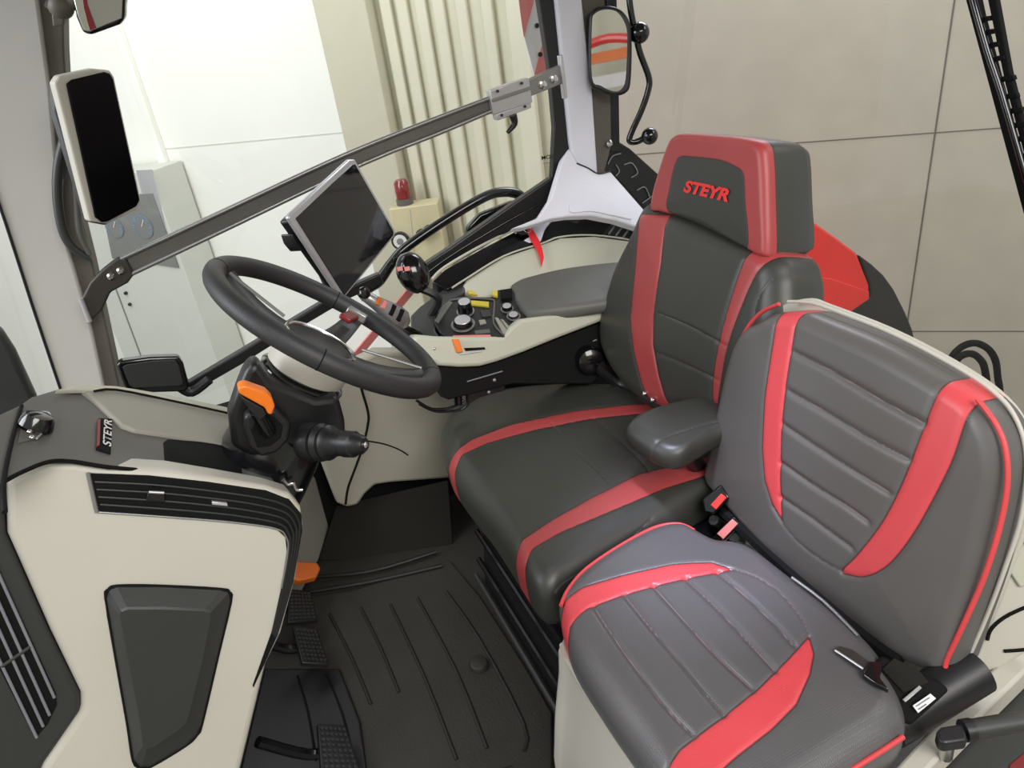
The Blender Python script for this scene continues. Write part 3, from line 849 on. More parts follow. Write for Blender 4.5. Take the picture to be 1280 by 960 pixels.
quilt = [[(744, 762), (765, 795), (800, 845), (835, 890), (866, 922)], [(783, 750), (810, 785), (850, 833), (880, 870), (905, 898)],
         [(818, 738), (850, 775), (895, 825), (940, 866)], [(858, 729), (895, 765), (935, 808), (968, 843)], [(897, 720), (930, 748), (965, 782), (992, 812)]]
pillow('cushion', s_out, SPn, 'leather_perf', ps, r=0.045, down=0.06, bulge=0.015, stripes=[(q1, False), (q2, False)],
       seams=[[(912, 715), (945, 725), (975, 745), (1000, 775), (1012, 800)]], quilt=quilt, N=420, MR=84, groove=0.0032)
tubepx('piping', [(701, 757), (711, 736), (733, 711), (774, 683), (817, 660), (848, 655), (868, 663)], off(SPn, 0.034), 0.004, 'piping_red', ps)
tubepx('piping', [(1129, 921), (1100, 940), (1065, 962), (1000, 1003)], off(SPn, 0.020), 0.004, 'piping_red', ps)
# backrest
k1 = np.array(hit((895, 625), Yp(-1.02))); k2 = np.array(hit((1185, 845), Yp(-0.515)))
t2 = 0.20
PN = np.array([math.cos(t2), 0.0, math.sin(t2)])
PPn = plane((-0.825, -0.75, 0.43), PN)
bo = [(889, 600), (889, 580), (902, 518), (917, 452), (933, 415), (954, 402), (976, 391), (1010, 391), (1035, 399), (1108, 429), (1183, 470), (1231, 500), (1258, 534), (1268, 578), (1260, 630), (1240, 712), (1215, 785), (1195, 838), (1178, 840), (1112, 814), (1076, 790), (1024, 744), (974, 698), (934, 654), (905, 620)]
r1 = [(966, 360), (1012, 360), (1003, 380), (996, 395), (993, 430), (988, 480), (984, 540), (983, 600), (983, 650), (972, 632), (963, 600), (959, 560), (961, 500), (968, 430), (972, 380)]
r2 = [(1178, 478), (1200, 440), (1250, 490), (1222, 498), (1210, 520), (1195, 570), (1178, 608), (1150, 660), (1125, 695), (1105, 712), (1085, 719), (1068, 717), (1058, 712), (1080, 690), (1110, 650), (1135, 600), (1155, 545), (1168, 505)]
bq = [[(996, 440), (1040, 462), (1100, 497), (1157, 528)], [(992, 488), (1040, 515), (1090, 545), (1140, 572)], [(987, 530), (1030, 558), (1080, 590), (1118, 614)],
      [(985, 578), (1030, 608), (1065, 630), (1092, 650)], [(983, 620), (1020, 645), (1050, 667), (1072, 683)]]
pillow('backrest', bo, off(PPn, -0.028), 'leather_buddy', ps, r=0.028, down=0.045, bulge=0.018, stripes=[(r1, False), (r2, True)],
       seams=[[(972, 632), (983, 652), (1005, 678), (1035, 700), (1062, 714)]], quilt=bq, N=420, MR=80, groove=0.0034, inset=0.0)
tubepx('piping', [(974, 380), (951, 391), (932, 414), (915, 452), (900, 519), (887, 582), (887, 602)], off(PPn, -0.022), 0.0042, 'piping_red', ps)
tubepx('piping', [(1222, 499), (1245, 530), (1257, 562), (1259, 608), (1248, 665), (1228, 727), (1200, 790), (1184, 824), (1182, 836)], off(PPn, -0.006), 0.004, 'piping_red', ps)
ro = [(930, 430), (955, 396), (980, 380), (1010, 373), (1035, 381), (1110, 410), (1188, 450), (1246, 489), (1278, 528), (1290, 580), (1283, 650), (1260, 715), (1235, 775), (1212, 822), (1190, 850), (1110, 822), (1000, 740), (905, 640), (900, 560)]
tubepx('white_welt', [(985, 377), (1012, 378), (1035, 385), (1110, 414), (1188, 454), (1243, 490), (1272, 528), (1283, 578), (1277, 645), (1256, 710), (1233, 770), (1212, 818)], off(PPn, -0.05), 0.0035, 'white', ps)
slab('rear_shell', ro, off(PPn, -0.075), 0.015, 'white', ps, 0.005, smooth_px=4)
# moulded base
base = MB()
rim_ = [(704, 800), (713, 829), (755, 896), (800, 960), (850, 1040), (960, 1060), (1100, 960), (1100, 800), (960, 690), (800, 670)]
ptop = np.array(hits(crom(rim_, True, 4), Zp(0.385))); ptop[:, 1] = np.maximum(ptop[:, 1], -0.985); ptop[:, 0] = np.maximum(ptop[:, 0], -0.88)
ctr = ptop.mean(0)
rings = []
for z, sc, dx in ((0.385, 1.0, 0), (0.33, 1.0, 0.005), (0.22, 0.985, 0.03), (0.1, 0.97, 0.05), (0.0, 0.96, 0.055)):
    rings.append([np.array([ctr[0] + (p[0] - ctr[0]) * sc + (dx if p[0] > ctr[0] else 0), ctr[1] + (p[1] - ctr[1]) * sc, z]) for p in ptop])
base.loft(rings)
base.build('base', 'white', ps, smooth=50)
tubepx('base_rim', [(704, 806), (713, 829), (755, 896), (800, 960), (850, 1040)], Zp(0.378), 0.008, 'white', ps, 4)
b = MB(); b.tube(hits([(905, 640), (940, 672), (985, 714), (1080, 795), (1125, 828)], plane((-0.86, -.75, .46), (0.6, 0, 0.8))), .014, 8, False, 4); b.build('hinge_bar', 'deep_black', ps)
tubepx('hinge_strip', [(990, 722), (1030, 752), (1073, 795)], off(SPn, 0.046), 0.003, 'alu', ps, 3)

# belt buckles and retractor
GB = plane((-0.80, -1.03, 0.47), (0.8, 0.45, 0.5))
for k, (quad, dk, lab) in enumerate((([(888, 631), (901, 617), (908, 622), (895, 637)], [(878, 624), (900, 606), (912, 622), (892, 643), (880, 640)], 'black belt buckle with dark red release button, the rear one beside the driver seat'),
                                     ([(896, 667), (915, 649), (922, 655), (904, 674)], [(893, 668), (916, 645), (927, 655), (905, 678)], 'belt buckle with pale red release button, nearer the passenger cushion'))):
    g = thing('belt_buckle', lab, 'belt buckle', hit(dk[-1], GB), 'belt buckles between the seats')
    slab('buckle_body', dk, off(GB, 0.0), 0.03, 'gloss_black', g, 0.004)
    slab('release_button', quad, off(GB, 0.004), 0.006, 'red' if k == 0 else 'pink', g, 0.001)
    b = MB(); b.tube([hit((892, 650) if k == 0 else (918, 672), off(GB, -.02)), np.array([-0.86, -1.03, 0.36])], .012, 8); b.build('buckle_stalk', 'black', g)

RPn = plane(hit((1150, 880), Zp(0.455)), (0.25, 0.35, 0.9))
rt = thing('belt_retractor', 'black seat belt retractor cylinder with white sticker behind the passenger cushion', 'belt retractor', hit((1150, 900), RPn))
ca, cb = hit((1108, 905), off(RPn, -0.03)), hit((1222, 835), off(RPn, -0.03))
rr = 30 * px2m(ca)
b = MB(); ax = cb - ca; ln = np.linalg.norm(ax)
b.lathe(ca, ax, [(-0.004, rr * .8), (0, rr), (ln * .98, rr), (ln, rr * .85)], 36); b.build('cylinder', 'black', rt)
slab('guide', [(1085, 838), (1102, 818), (1175, 850), (1188, 862), (1140, 905), (1120, 900), (1110, 870)], off(RPn, 0.012), 0.03, 'deep_black', rt, 0.006)
slab('webbing', [(1102, 836), (1118, 822), (1150, 838), (1162, 853), (1130, 866)], off(RPn, 0.016), 0.004, 'pad_black', rt, 0.002)
slab('slot_edge', [(1128, 874), (1149, 856), (1153, 860), (1132, 878)], off(RPn, 0.02), 0.006, 'alu', rt, 0.001)
sk = slab('sticker', [(1141, 882), (1163, 867), (1170, 873), (1148, 891)], off(RPn, 0.021), 0.002, 'white_print', rt, 0)
for q in ([(1145, 883), (1162, 872)], [(1148, 887), (1158, 880)]):
    tubepx('print_line', q, off(RPn, 0.022), 0.0008, 'grey_print', sk, 1)
tg = slab('belt_tongue', [(1044, 812), (1050, 807), (1066, 812), (1088, 828), (1082, 838), (1070, 832)], off(SPn, 0.06), 0.004, 'steel_dark', rt, 0.001)
tubepx('tongue_edge', [(1044, 813), (1058, 822), (1079, 836)], off(SPn, 0.062), 0.002, 'alu_light', tg, 2)
slab('tongue_grip', [(1078, 842), (1086, 826), (1104, 826), (1100, 846), (1112, 862), (1092, 852)], off(SPn, 0.065), 0.012, 'gloss_black', rt, 0.003)

# ================================================================== STEERING WHEEL
WC = np.array([-0.1305, -1.262, 1.018]); tilt = math.radians(40.2); yaw = math.radians(4.1)
WN = np.array([-math.sin(tilt) * math.cos(yaw), math.sin(tilt) * math.sin(yaw), math.cos(tilt)])
WU = np.cross([0, 1.0, 0], WN); WU /= np.linalg.norm(WU); WV = np.cross(WN, WU)
WR = 0.212
sw = thing('steering_wheel', 'black leather steering wheel with chrome hub ring', 'steering wheel', WC - WN * 0.06)
b = MB(); ring = [WC + WR * (math.cos(a) * WU + math.sin(a) * WV) for a in [2 * math.pi * k / 96 for k in range(96)]]
b.tube(ring, 0.0185, 16, True); b.build('rim', 'rim', sw, smooth=60)
for k in (20, 44, 68, 92):
    b = MB(); b.tube([ring[k], ring[k] * .85 + ring[(k + 1) % 96] * .15], 0.0189, 16); b.build('rim_seam', 'deep_black', sw)
WPl = (WC, WN)
HC = WC - WN * 0.045
for q, m2 in (((283, 336), 'dark_plastic'), ((470, 384), 'dark_plastic'), ((533, 466), 'dark_plastic')):
    e = hit(q, (WC, WN)); d = e - WC; d = d / np.linalg.norm(d); side = np.cross(WN, d)
    p_in = HC + d * 0.045; p_out = WC + d * (WR - 0.006)
    b = MB(); rr_ = []
    for t in np.linspace(0, 1, 8):
        c = p_in * (1 - t) + p_out * t - WN * 0.012 * math.sin(math.pi * t)
        hw = 0.026 - 0.010 * t; ht_ = 0.007
        rr_.append([c + side * hw * x + WN * ht_ * y for x, y in ((-1, -.6), (-.7, -1), (.7, -1), (1, -.6), (1, .6), (.7, 1), (-.7, 1), (-1, .6))])
    b.loft(rr_); sp = b.build('spoke', m2, sw, smooth=50)
    if q[0] == 470:
        c0 = WC + d * 0.125 + WN * 0.002
        b = MB(); b.box(c0, (d, side, WN), (0.06, 0.026, 0.012)); b.build('red_insert', 'red_dark', sp, 0.004)
        b = MB(); b.box(WC + d * 0.185, (d, side, WN), (0.018, 0.045, 0.02)); b.build('chrome_clip', 'alu', sp, 0.004)
    else:
        b = MB(); b.tube([WC + d * .075 + side * .02 - WN * .02, WC + d * (WR - .02) + side * .016], .003, 8); b.build('edge_trim', 'alu', sp)
b = MB(); b.lathe(HC - WN * .02, WN, [(0, .05), (.02, .06), (.03, .058), (.034, .045), (.035, .0)], 40); b.build('hub', 'black', sw)
b = MB(); b.tube([WC - WN * .036 + 0.066 * (math.cos(a) * WU + math.sin(a) * WV) for a in [2 * math.pi * k / 48 for k in range(48)]], .005, 10, True); b.build('hub_ring', 'chrome', sw)

# ================================================================== STEERING COLUMN
cc_ = thing('steering_column', 'black steering column shroud under the wheel with orange lever', 'steering column', (0.08, -1.25, 0.5))
b = MB(); b.lathe(WC - WN * .104, WN, [(0, .064), (.006, .073), (.05, .078), (.056, .070)], 48); b.build('collar', 'white', cc_)
b = MB(); b.lathe(WC - WN * .134, WN, [(0, .060), (.006, .079), (.026, .080), (.030, .074)], 48); b.build('collar_base', 'gloss_black', cc_)
lo_ = hit((300, 640), Yp(-1.25))
cen = [(lo_, 0.085, .09), (hit((320, 600), Yp(-1.25)), .088, .095), (hit((348, 545), Yp(-1.26)), .085, .09), (hit((365, 500), Yp(-1.262)), .072, .078), (WC - WN * .12, .066, .066)]
b = MB(); rings = []
for k, (c, ra, rb_) in enumerate(cen):
    t = (cen[min(k + 1, 4)][0] - cen[max(k - 1, 0)][0]); t = t / np.linalg.norm(t)
    u = np.array([0, 1.0, 0]); u = u - t * np.dot(u, t); u /= np.linalg.norm(u); v = np.cross(t, u)
    rings.append([c + u * rb_ * math.copysign(abs(math.cos(a)) ** .75, math.cos(a)) + v * ra * math.copysign(abs(math.sin(a)) ** .75, math.sin(a)) for a in [2 * math.pi * i / 32 for i in range(32)]])
b.loft(rings); shr = b.build('shroud', 'gloss_black', cc_, smooth=50); shr.modifiers.new('sub', 'SUBSURF').render_levels = 2
SY = Yp(-1.155)
slab('shroud_wing', [(286, 522), (298, 486), (308, 462), (322, 452), (340, 478), (395, 500), (424, 497), (432, 527), (434, 560), (400, 560), (340, 585), (290, 560)], off(SY, -0.02), 0.05, 'black', cc_, 0.014)
bo_ = slab('lever_boss', [(306, 540), (306, 522), (322, 512), (345, 512), (364, 530), (362, 550), (347, 566), (326, 572), (311, 560)], off(SY, 0.012), 0.03, 'black', cc_, 0.006)
slab('boss_recess', [(313, 537), (323, 522), (343, 521), (354, 533), (351, 548), (338, 558), (322, 560)], off(SY, 0.014), 0.004, 'deep_black', bo_, 0.002)
b = MB(); b.tube([hit((335, 538), off(SY, .012)), hit((322, 512), off(SY, .035))], .014, 12); b.build('lever_stem', 'gloss_black', bo_)
lv = slab('orange_lever', [(297, 487), (301, 483), (308, 482), (333, 491), (340, 498), (344, 508), (340, 519), (335, 518), (331, 510), (300, 493)], off(SY, 0.055), 0.026, 'orange', cc_, 0.005)
lv['label'] = 'orange lever cap'
slab('lever_under', [(299, 494), (331, 511), (334, 520), (325, 528), (312, 514)], off(SY, 0.05), 0.02, 'black', cc_, 0.004)
a0 = hit((384, 552), off(SY, 0.0)); a1 = hit((456, 556), off(SY, 0.10)); L_ = np.linalg.norm(a1 - a0); u_ = px2m(a0)
b = MB(); b.lathe(a0, a1 - a0, [(0, 24 * u_), (.12 * L_, 25 * u_), (.2 * L_, 22 * u_), (.27 * L_, 24 * u_), (.33 * L_, 20 * u_), (.40 * L_, 22 * u_), (.46 * L_, 17 * u_), (.66 * L_, 14.5 * u_), (.68 * L_, 16.5 * u_), (.82 * L_, 16 * u_), (.84 * L_, 13.5 * u_), (.94 * L_, 12 * u_), (L_, 8 * u_)], 30)
sk_ = b.build('control_stalk', 'black', cc_)
b = MB(); dd = (a1 - a0) / L_; b.lathe(a1 - dd * .001, dd, [(0, 4 * u_), (.004, 4 * u_), (.006, 2 * u_)], 16); b.build('stalk_button', 'chrome', sk_)
tubepx('clip', [(354, 600), (360, 606), (366, 604), (370, 612), (378, 612)], Yp(-1.14), 0.004, 'chrome', cc_, 4)

# ================================================================== DASHBOARD
dT1 = np.array(hit((375, 636), Yp(-1.06))); dT2 = np.array(hit((100, 577), Yp(-1.06)))
db_ = np.array(hit((300, 960), Yp(-0.97)))
DL = plane3(dT1, dT2, db_)                   # face towards the door
DTp = plane3(dT1, dT2, hit((286, 513), Yp(-1.50)))   # top
da = thing('dashboard', 'white and grey front dashboard with black air vents left of the steering column', 'dashboard', (0.2, -1.1, 0.0))
side = [(6, 600), (30, 588), (62, 577), (92, 577), (137, 584), (208, 588), (270, 598), (333, 609), (362, 618), (377, 635), (380, 656), (371, 722), (352, 793), (333, 832), (302, 960), (280, 1040), (20, 1040), (54, 956), (101, 889), (100, 868), (62, 790), (25, 706), (8, 668)]
slab('side_panel', side, DL, 0.06, 'white', da, 0.012, 4)
outer = [(110, 592), (187, 595), (260, 603), (333, 614), (362, 625), (377, 643), (378, 664), (367, 727), (346, 797), (317, 860)]
inner = [(121, 639), (208, 645), (250, 648), (292, 652), (345, 661), (357, 672), (359, 690), (352, 735), (340, 790), (316, 858)]
vn = slab('air_vent', outer + inner[::-1], off(DL, 0.003), 0.006, 'deep_black', da, 0.001)
for f_ in (0.22, 0.42, 0.62, 0.82):
    path = [np.array(a) * (1 - f_) + np.array(c) * f_ for a, c in zip(outer, inner)]
    path = path[:-1]
    path[0] = path[0] + np.array([6, 0])
    tubepx('louver', path, off(DL, 0.003), 0.0028, 'black', vn, 5)
tubepx('vent_rim', [(110, 591), (121, 640)], off(DL, 0.004), 0.003, 'alu', vn, 1)
tubepx('vent_rim', [(121, 640), (208, 646), (292, 653), (345, 661), (358, 672), (360, 690), (352, 735)], off(DL, 0.003), 0.0016, 'alu', vn, 5)
t_ = slab('vent_tab', [(182, 626), (185, 615), (206, 616), (207, 628)], off(DL, 0.010), 0.012, 'gloss_black', vn, 0.002)
tubepx('tab_edge', [(186, 615), (205, 616)], off(DL, 0.011), 0.0022, 'alu_light', t_, 1)
slab('vent_tab', [(265, 627), (284, 629), (285, 633), (265, 631)], off(DL, 0.010), 0.008, 'alu_light', vn, 0.001)
# raised dark pocket cover
po = [(133, 748), (136, 738), (146, 733), (200, 733), (276, 737), (286, 741), (288, 752), (272, 820), (252, 905), (246, 918), (233, 931), (188, 958), (176, 959), (167, 950), (160, 905), (146, 825)]
pi = [(150, 770), (152, 765), (160, 762), (205, 762), (255, 764), (262, 767), (263, 774), (252, 830), (236, 895), (232, 904), (224, 912), (192, 934), (184, 936), (179, 931), (174, 895), (162, 830)]
b = MB(); b.loft([hits(po, off(DL, -0.002)), hits(po, off(DL, 0.004)), hits([(np.array(a) * .12 + np.array(c) * .88) for a, c in zip(po, pi)], off(DL, 0.026)), hits(pi, off(DL, 0.028))])
b.build('pocket_cover', 'dark_plastic', da, smooth=12)
tubepx('pocket_gap', po, off(DL, 0.002), 0.003, 'deep_black', da, 3, closed=True)
# black corner grille at far left
lt = [(-60, 585), (2, 602), (7, 668), (24, 706), (60, 788), (100, 868), (101, 889), (54, 957), (20, 1040), (-60, 1040)]
gr = slab('corner_grille', lt, off(DL, -0.004), 0.05, 'dark_plastic', da, 0.008)
slab('grille_recess', [(-40, 640), (3, 722), (70, 868), (71, 882), (60, 905), (44, 924), (-40, 760)], off(DL, -0.002), 0.006, 'deep_black', gr, 0.001)
for (p, q) in (((-30, 655), (68, 872)), ((-30, 690), (62, 894)), ((-30, 725), (54, 908)), ((-30, 765), (46, 922))):
    tubepx('grille_slat', [p, ((p[0] + q[0]) / 2, (p[1] + q[1]) / 2), q], off(DL, 0.001), 0.0022, 'grey_print', gr, 2)
tubepx('grille_bar', [(2, 833), (38, 808)], off(DL, 0.001), 0.003, 'dark_plastic', gr, 1)
# top cover
topc = [(-60, 618), (6, 599), (30, 587), (62, 576), (92, 576), (137, 583), (208, 587), (270, 597), (333, 608), (345, 604), (320, 570), (290, 513), (211, 497), (145, 485), (98, 482), (77, 485), (40, 496), (26, 506), (0, 518), (-60, 545)]
tc_ = slab('top_cover', topc, off(DTp, 0.002), 0.006, 'grey_plastic', da, 0.002)
slab('cowl', [(96, 481), (145, 483), (211, 494), (290, 512), (300, 520), (292, 556), (269, 551), (215, 543), (169, 536), (152, 530), (138, 517), (122, 502)], off(DTp, 0.010), 0.02, 'light_grey', da, 0.005)
slab('cowl_edge', [(70, 487), (98, 480), (145, 482), (211, 493), (290, 510), (290, 515), (211, 498), (145, 487), (98, 486)], off(DTp, 0.014), 0.01, 'beige', da, 0.003)
tubepx('cowl_gap', [(118, 489), (145, 487), (211, 500), (288, 517)], off(DTp, 0.015), 0.0022, 'deep_black', da, 3)
tubepx('top_seam', [(27, 507), (15, 550), (5, 600), (6, 640)], off(DTp, 0.006), 0.003, 'deep_black', da, 4)
tubepx('panel_gap', [(5, 602), (30, 589), (62, 577), (92, 577), (137, 584), (208, 590)], off(DTp, 0.003), 0.003, 'deep_black', da, 4)
slab('storage_tray', [(204, 552), (209, 548), (275, 553), (300, 560), (305, 600), (264, 592), (213, 586), (206, 580)], off(DTp, 0.004), 0.02, 'deep_black', da, 0.004)
sw_ = slab('switch_plate', [(22, 553), (28, 524), (40, 517), (58, 515), (63, 520), (60, 532), (48, 547)], off(DTp, 0.005), 0.01, 'grey_plastic', da, 0.002)
tubepx('plate_rim', [(27, 526), (40, 517), (58, 515), (63, 521), (58, 535), (46, 548)], off(DTp, 0.006), 0.0016, 'alu_light', sw_, 5)
c = hit((44, 534), off(DTp, 0.006))
b = MB(); b.lathe(c, DTp[1], [(0, .024), (.012, .022), (.02, .018), (.022, .008)]); b.build('switch_knob', 'gloss_black', sw_)
for q in ((37, 540), (40, 547)):
    b = MB(); b.ball(hit(q, off(DTp, 0.02)), .0035); b.build('switch_dot', 'chrome', sw_)
bd = slab('badge', [(123, 522), (141, 523), (139, 566), (121, 560)], off(DTp, 0.006), 0.006, 'deep_black', da, 0.002)
slab('badge_side', [(122, 524), (126, 523), (125, 556), (121, 558)], off(DTp, 0.008), 0.004, 'red_dark', bd, 0.001)
b0 = hit((139, 559), off(DTp, 0.0075)); b1 = hit((140, 526), off(DTp, 0.0075)); b2 = hit((127, 556), off(DTp, 0.0075))
text_mesh('badge_lettering', 'STEYR', b0, b1 - b0, b2 - b0, np.linalg.norm(b2 - b0) * .9, 'white_print', bd, shear=0.2, bold=0.02, width=np.linalg.norm(b1 - b0))

# ================================================================== FLOOR MAT AND PEDALS
fm = thing('floor_mat', 'dark rubber floor mat with raised ribs and round plug', 'floor mat', (-0.1, -1.4, 0.0))
slab('mat', [(372, 748), (440, 738), (562, 700), (600, 745), (655, 830), (690, 890), (690, 1000), (400, 1100), (330, 1000), (300, 850)], Zp(0.008), 0.0079, 'rubber', fm, 0.004)
for pth in ([(412, 768), (440, 823), (464, 881)], [(451, 760), (475, 808), (499, 866)], [(488, 756), (530, 845), (571, 950)], [(522, 748), (570, 838), (609, 936)], [(558, 740), (600, 800), (655, 905), (655, 940)], [(440, 960), (520, 990), (640, 960)]):
    tubepx('rib', pth, Zp(0.007), 0.0052, 'rubber_ridge', fm, 3, 8)
c = hit((599, 832), Zp(0.008))
b = MB(); b.lathe(c, (0, 0, 1), [(0, .026), (.006, .025), (.012, .022), (.014, .018), (.014, 0)], 30); b.build('plug', 'rubber', fm)
for pth in ([(376, 722), (460, 715), (545, 690)], [(374, 742), (460, 728), (553, 707)]):
    tubepx('step_rib', pth, Zp(0.012), 0.006, 'rubber_ridge', fm, 4)
slab('foot_slope', [(330, 700), (385, 585), (420, 632), (398, 700), (374, 745)], plane3(hit((374, 745), Zp(0.01)), hit((398, 700), Zp(0.01)), hit((385, 585), Yp(-2.0))), 0.02, 'light_grey', fm, 0.004)
slab('lower_wall_pad', [(398, 700), (420, 632), (560, 600), (566, 680), (470, 702)], plane3(hit((398, 700), Zp(0.008)), hit((566, 676), Zp(0.008)), hit((420, 632), Yp(-2.01))), 0.01, 'pad_black', fm, 0.003)


def pedal(quad, z, label):
    pl_ = plane(hit(mid(quad), Zp(z)), (-0.55, 0.0, 0.83))
    t = thing('foot_pedal', label, 'pedal', hit(mid(quad), pl_) * np.array([1, 1, 0]), 'foot pedals')
    pd_ = slab('pedal_pad', quad, pl_, 0.012, 'black', t, 0.003)
    A, B_, C_, D_ = [np.array(q, float) for q in quad]
    st = MB()
    e1 = hit(B_, pl_) - hit(A, pl_); e1 /= np.linalg.norm(e1); e2 = np.cross(pl_[1], e1)
    for i in range(6):
        for j in range(8):
            u, v = (i + .5) / 6 * .9 + .05, (j + .5) / 8 * .9 + .05
            p = (A * (1 - u) + B_ * u) * (1 - v) + (D_ * (1 - u) + C_ * u) * v
            st.box(hit(p, off(pl_, .002)), (e1, e2, pl_[1]), (.006, .006, .004))
    st.build('pedal_studs', 'dark_plastic', pd_)
    b = MB(); c = hit(mid(quad), off(pl_, -.01)); b.tube([c, c + np.array([.06, 0, .02]), c + np.array([.14, 0, .12])], .012, 8, False, 4); b.build('pedal_arm', 'gloss_black', t)


pedal([(362, 736), (388, 738), (398, 775), (360, 778)], 0.09, 'black studded pedal beside the vent edge, farthest from the door')
pedal([(366, 782), (396, 785), (412, 830), (378, 828)], 0.09, 'black studded pedal, the middle one of the three')
pedal([(397, 904), (432, 906), (452, 965), (402, 965)], 0.09, 'black studded pedal at the bottom of the frame, nearest the door')
ol = slab('foot_lever', [(366, 704), (372, 701), (397, 703), (401, 710), (396, 721), (374, 726), (364, 722)], plane(hit((382, 712), Zp(0.12)), (-.4, .3, .8)), 0.025, 'orange_dull', None, 0.005)
tag(ol, 'orange foot lever poking out beside the dashboard vent above the pedals', 'lever')
o = slab('toe_panel', [(330, 835), (380, 835), (425, 835), (450, 900), (470, 1050), (280, 1050), (300, 960)], Zp(0.02), 0.019, 'black', None, 0.006)
tag(o, 'black rubber toe panel with ribs on the floor in front of the near pedal', 'floor panel')
for pth in ([(372, 845), (385, 890), (395, 950)], [(408, 842), (428, 892), (440, 940)]):
    tubepx('panel_rib', pth, Zp(0.021), 0.003, 'deep_black', o, 3)

# ================================================================== RIGHT LOWER TRIM
LT = Yp(-1.94)
lc = thing('lower_console', 'beige lower side trim behind the steering column with dark seam', 'side trim', hit((500, 605), LT))
slab('panel', [(388, 560), (400, 575), (421, 630), (434, 635), (448, 632), (457, 618), (469, 607), (490, 604), (600, 596), (600, 440), (540, 440), (470, 440), (430, 460), (400, 500)], LT, 0.05, 'beige_shaded', lc, 0.012)
tubepx('seam', [(450, 478), (453, 490), (460, 515), (460, 530), (453, 560), (443, 588), (435, 610), (432, 630)], off(LT, 0.001), 0.004, 'deep_black', lc, 4)
tubepx('seam', [(458, 551), (480, 555), (499, 562), (510, 569)], off(LT, 0.001), 0.0022, 'deep_black', lc, 4)
slab('bright_slit', [(376, 622), (386, 572), (392, 570), (388, 600), (378, 626)], off(LT, -0.01), 0.02, 'white', lc, 0.003)  # white strip standing in for the bright window slit beyond

# ================================================================== CONTROL ARMREST
ca_ = thing('control_console', 'beige control console with black knob panel and grey pad right of the driver seat', 'armrest', hit((640, 470), Yp(-1.7)))
SF = plane((-0.6, -1.665, 0.68), (0.0, 1, 0.35))
slab('side_shell', [(514, 428), (520, 418), (550, 421), (627, 421), (640, 408), (652, 399), (688, 394), (764, 377), (764, 397), (730, 410), (694, 424), (655, 440), (622, 452), (600, 458), (575, 459), (549, 457), (530, 446)], SF, 0.10, 'beige', ca_, 0.010)
UZ = off(SF, -0.03)
un = slab('under_box', [(520, 446), (549, 458), (600, 459), (655, 441), (694, 425), (764, 398), (780, 440), (740, 480), (640, 480), (560, 500), (540, 470)], off(SF, -0.02), 0.08, 'deep_black', ca_, 0.004)
CT = plane((-0.6, -1.75, 0.712), (0.05, 0.25, 1))
fb = slab('front_block', [(513, 394), (524, 383), (550, 364), (561, 355), (579, 352), (583, 358), (580, 366), (567, 373), (545, 394), (544, 412), (552, 424), (514, 422)], CT, 0.05, 'dark_plastic', ca_, 0.006)
cp = slab('control_panel', [(542, 403), (548, 394), (562, 374), (569, 370), (614, 371), (622, 362), (640, 360), (650, 388), (660, 394), (645, 408), (631, 421), (600, 424), (560, 423), (549, 415)], off(CT, 0.004), 0.04, 'black', ca_, 0.004)
tubepx('panel_rim', [(545, 401), (564, 375), (612, 374), (618, 381), (617, 404), (630, 419)], off(CT, 0.006), 0.003, 'grey_plastic', cp, 3)
slab('switch_bar', [(543, 400), (561, 376), (566, 377), (548, 403)], off(CT, 0.008), 0.008, 'grey_plastic', cp, 0.002)
for q, r, hh, hh2 in (((582, 390), 9.0, 16, 'white_print'), ((579, 406), 12, 8, 'white_print'), ((634, 387), 6.5, 6, 'white_print'), ((642, 396), 7, 4, 'white_print')):
    c = hit(q, off(CT, 0.005)); u = px2m(c)
    b = MB(); b.lathe(c, CT[1], [(0, r * u * 1.1), (hh * u * .6, r * u), (hh * u, r * u * .95), (hh * u * 1.02, r * u * .8)], 24); kn = b.build('rotary_knob', 'gloss_black', cp)
    b = MB(); b.lathe(c + CT[1] * hh * u, CT[1], [(0, r * u * .85), (.0015, r * u * .8)], 24); b.build('knob_cap', 'alu_light', kn)
    b = MB(); b.lathe(c + CT[1] * .001, CT[1], [(0, r * u * 1.3), (.003, r * u * 1.25)], 24); b.build('knob_ring', 'alu', kn)
for quad, m_ in (([(573, 374), (611, 377), (611, 383), (574, 379)], 'yellow'), ([(566, 419), (613, 418), (614, 421), (566, 423)], 'pink'), ([(598, 400), (606, 399), (608, 403), (600, 405)], 'light_grey'), ([(593, 413), (612, 411), (613, 415), (594, 417)], 'grey_plastic'), ([(600, 388), (612, 387), (614, 394), (603, 396)], 'dark_plastic')):
    slab('button', quad, off(CT, 0.009), 0.006, m_, cp, 0.001)
for quad in ([(618, 396), (623, 397), (635, 413), (629, 417)], [(625, 398), (629, 399), (639, 410), (636, 413)]):
    slab('rocker_switch', quad, off(CT, 0.010), 0.008, 'light_grey', cp, 0.002)
for quad in ([(584, 362), (590, 363), (597, 368), (586, 367)], [(615, 363), (622, 363), (622, 370), (616, 369)]):
    slab('yellow_tag', quad, off(CT, 0.012), 0.008, 'yellow', cp, 0.001)
slab('phone_clip', [(625, 362), (640, 360), (640, 372), (626, 373)], off(CT, 0.014), 0.02, 'deep_black', cp, 0.002)
slab('slot', [(580, 435), (606, 434), (607, 437), (582, 439)], off(SF, 0.002), 0.004, 'deep_black', ca_, 0.0005)
tubepx('slot_edge', [(574, 443), (602, 439)], off(SF, 0.002), 0.002, 'alu_light', ca_, 1)
ol2 = slab('slider_lever', [(566, 424), (574, 424), (577, 434), (579, 440), (572, 441)], off(SF, 0.012), 0.012, 'orange', ca_, 0.002)
ol2['label'] = 'small orange slider lever'
b = MB(); b.ball(hit((543, 436), off(SF, 0.001)), .004); b.build('screw', 'chrome', ca_)
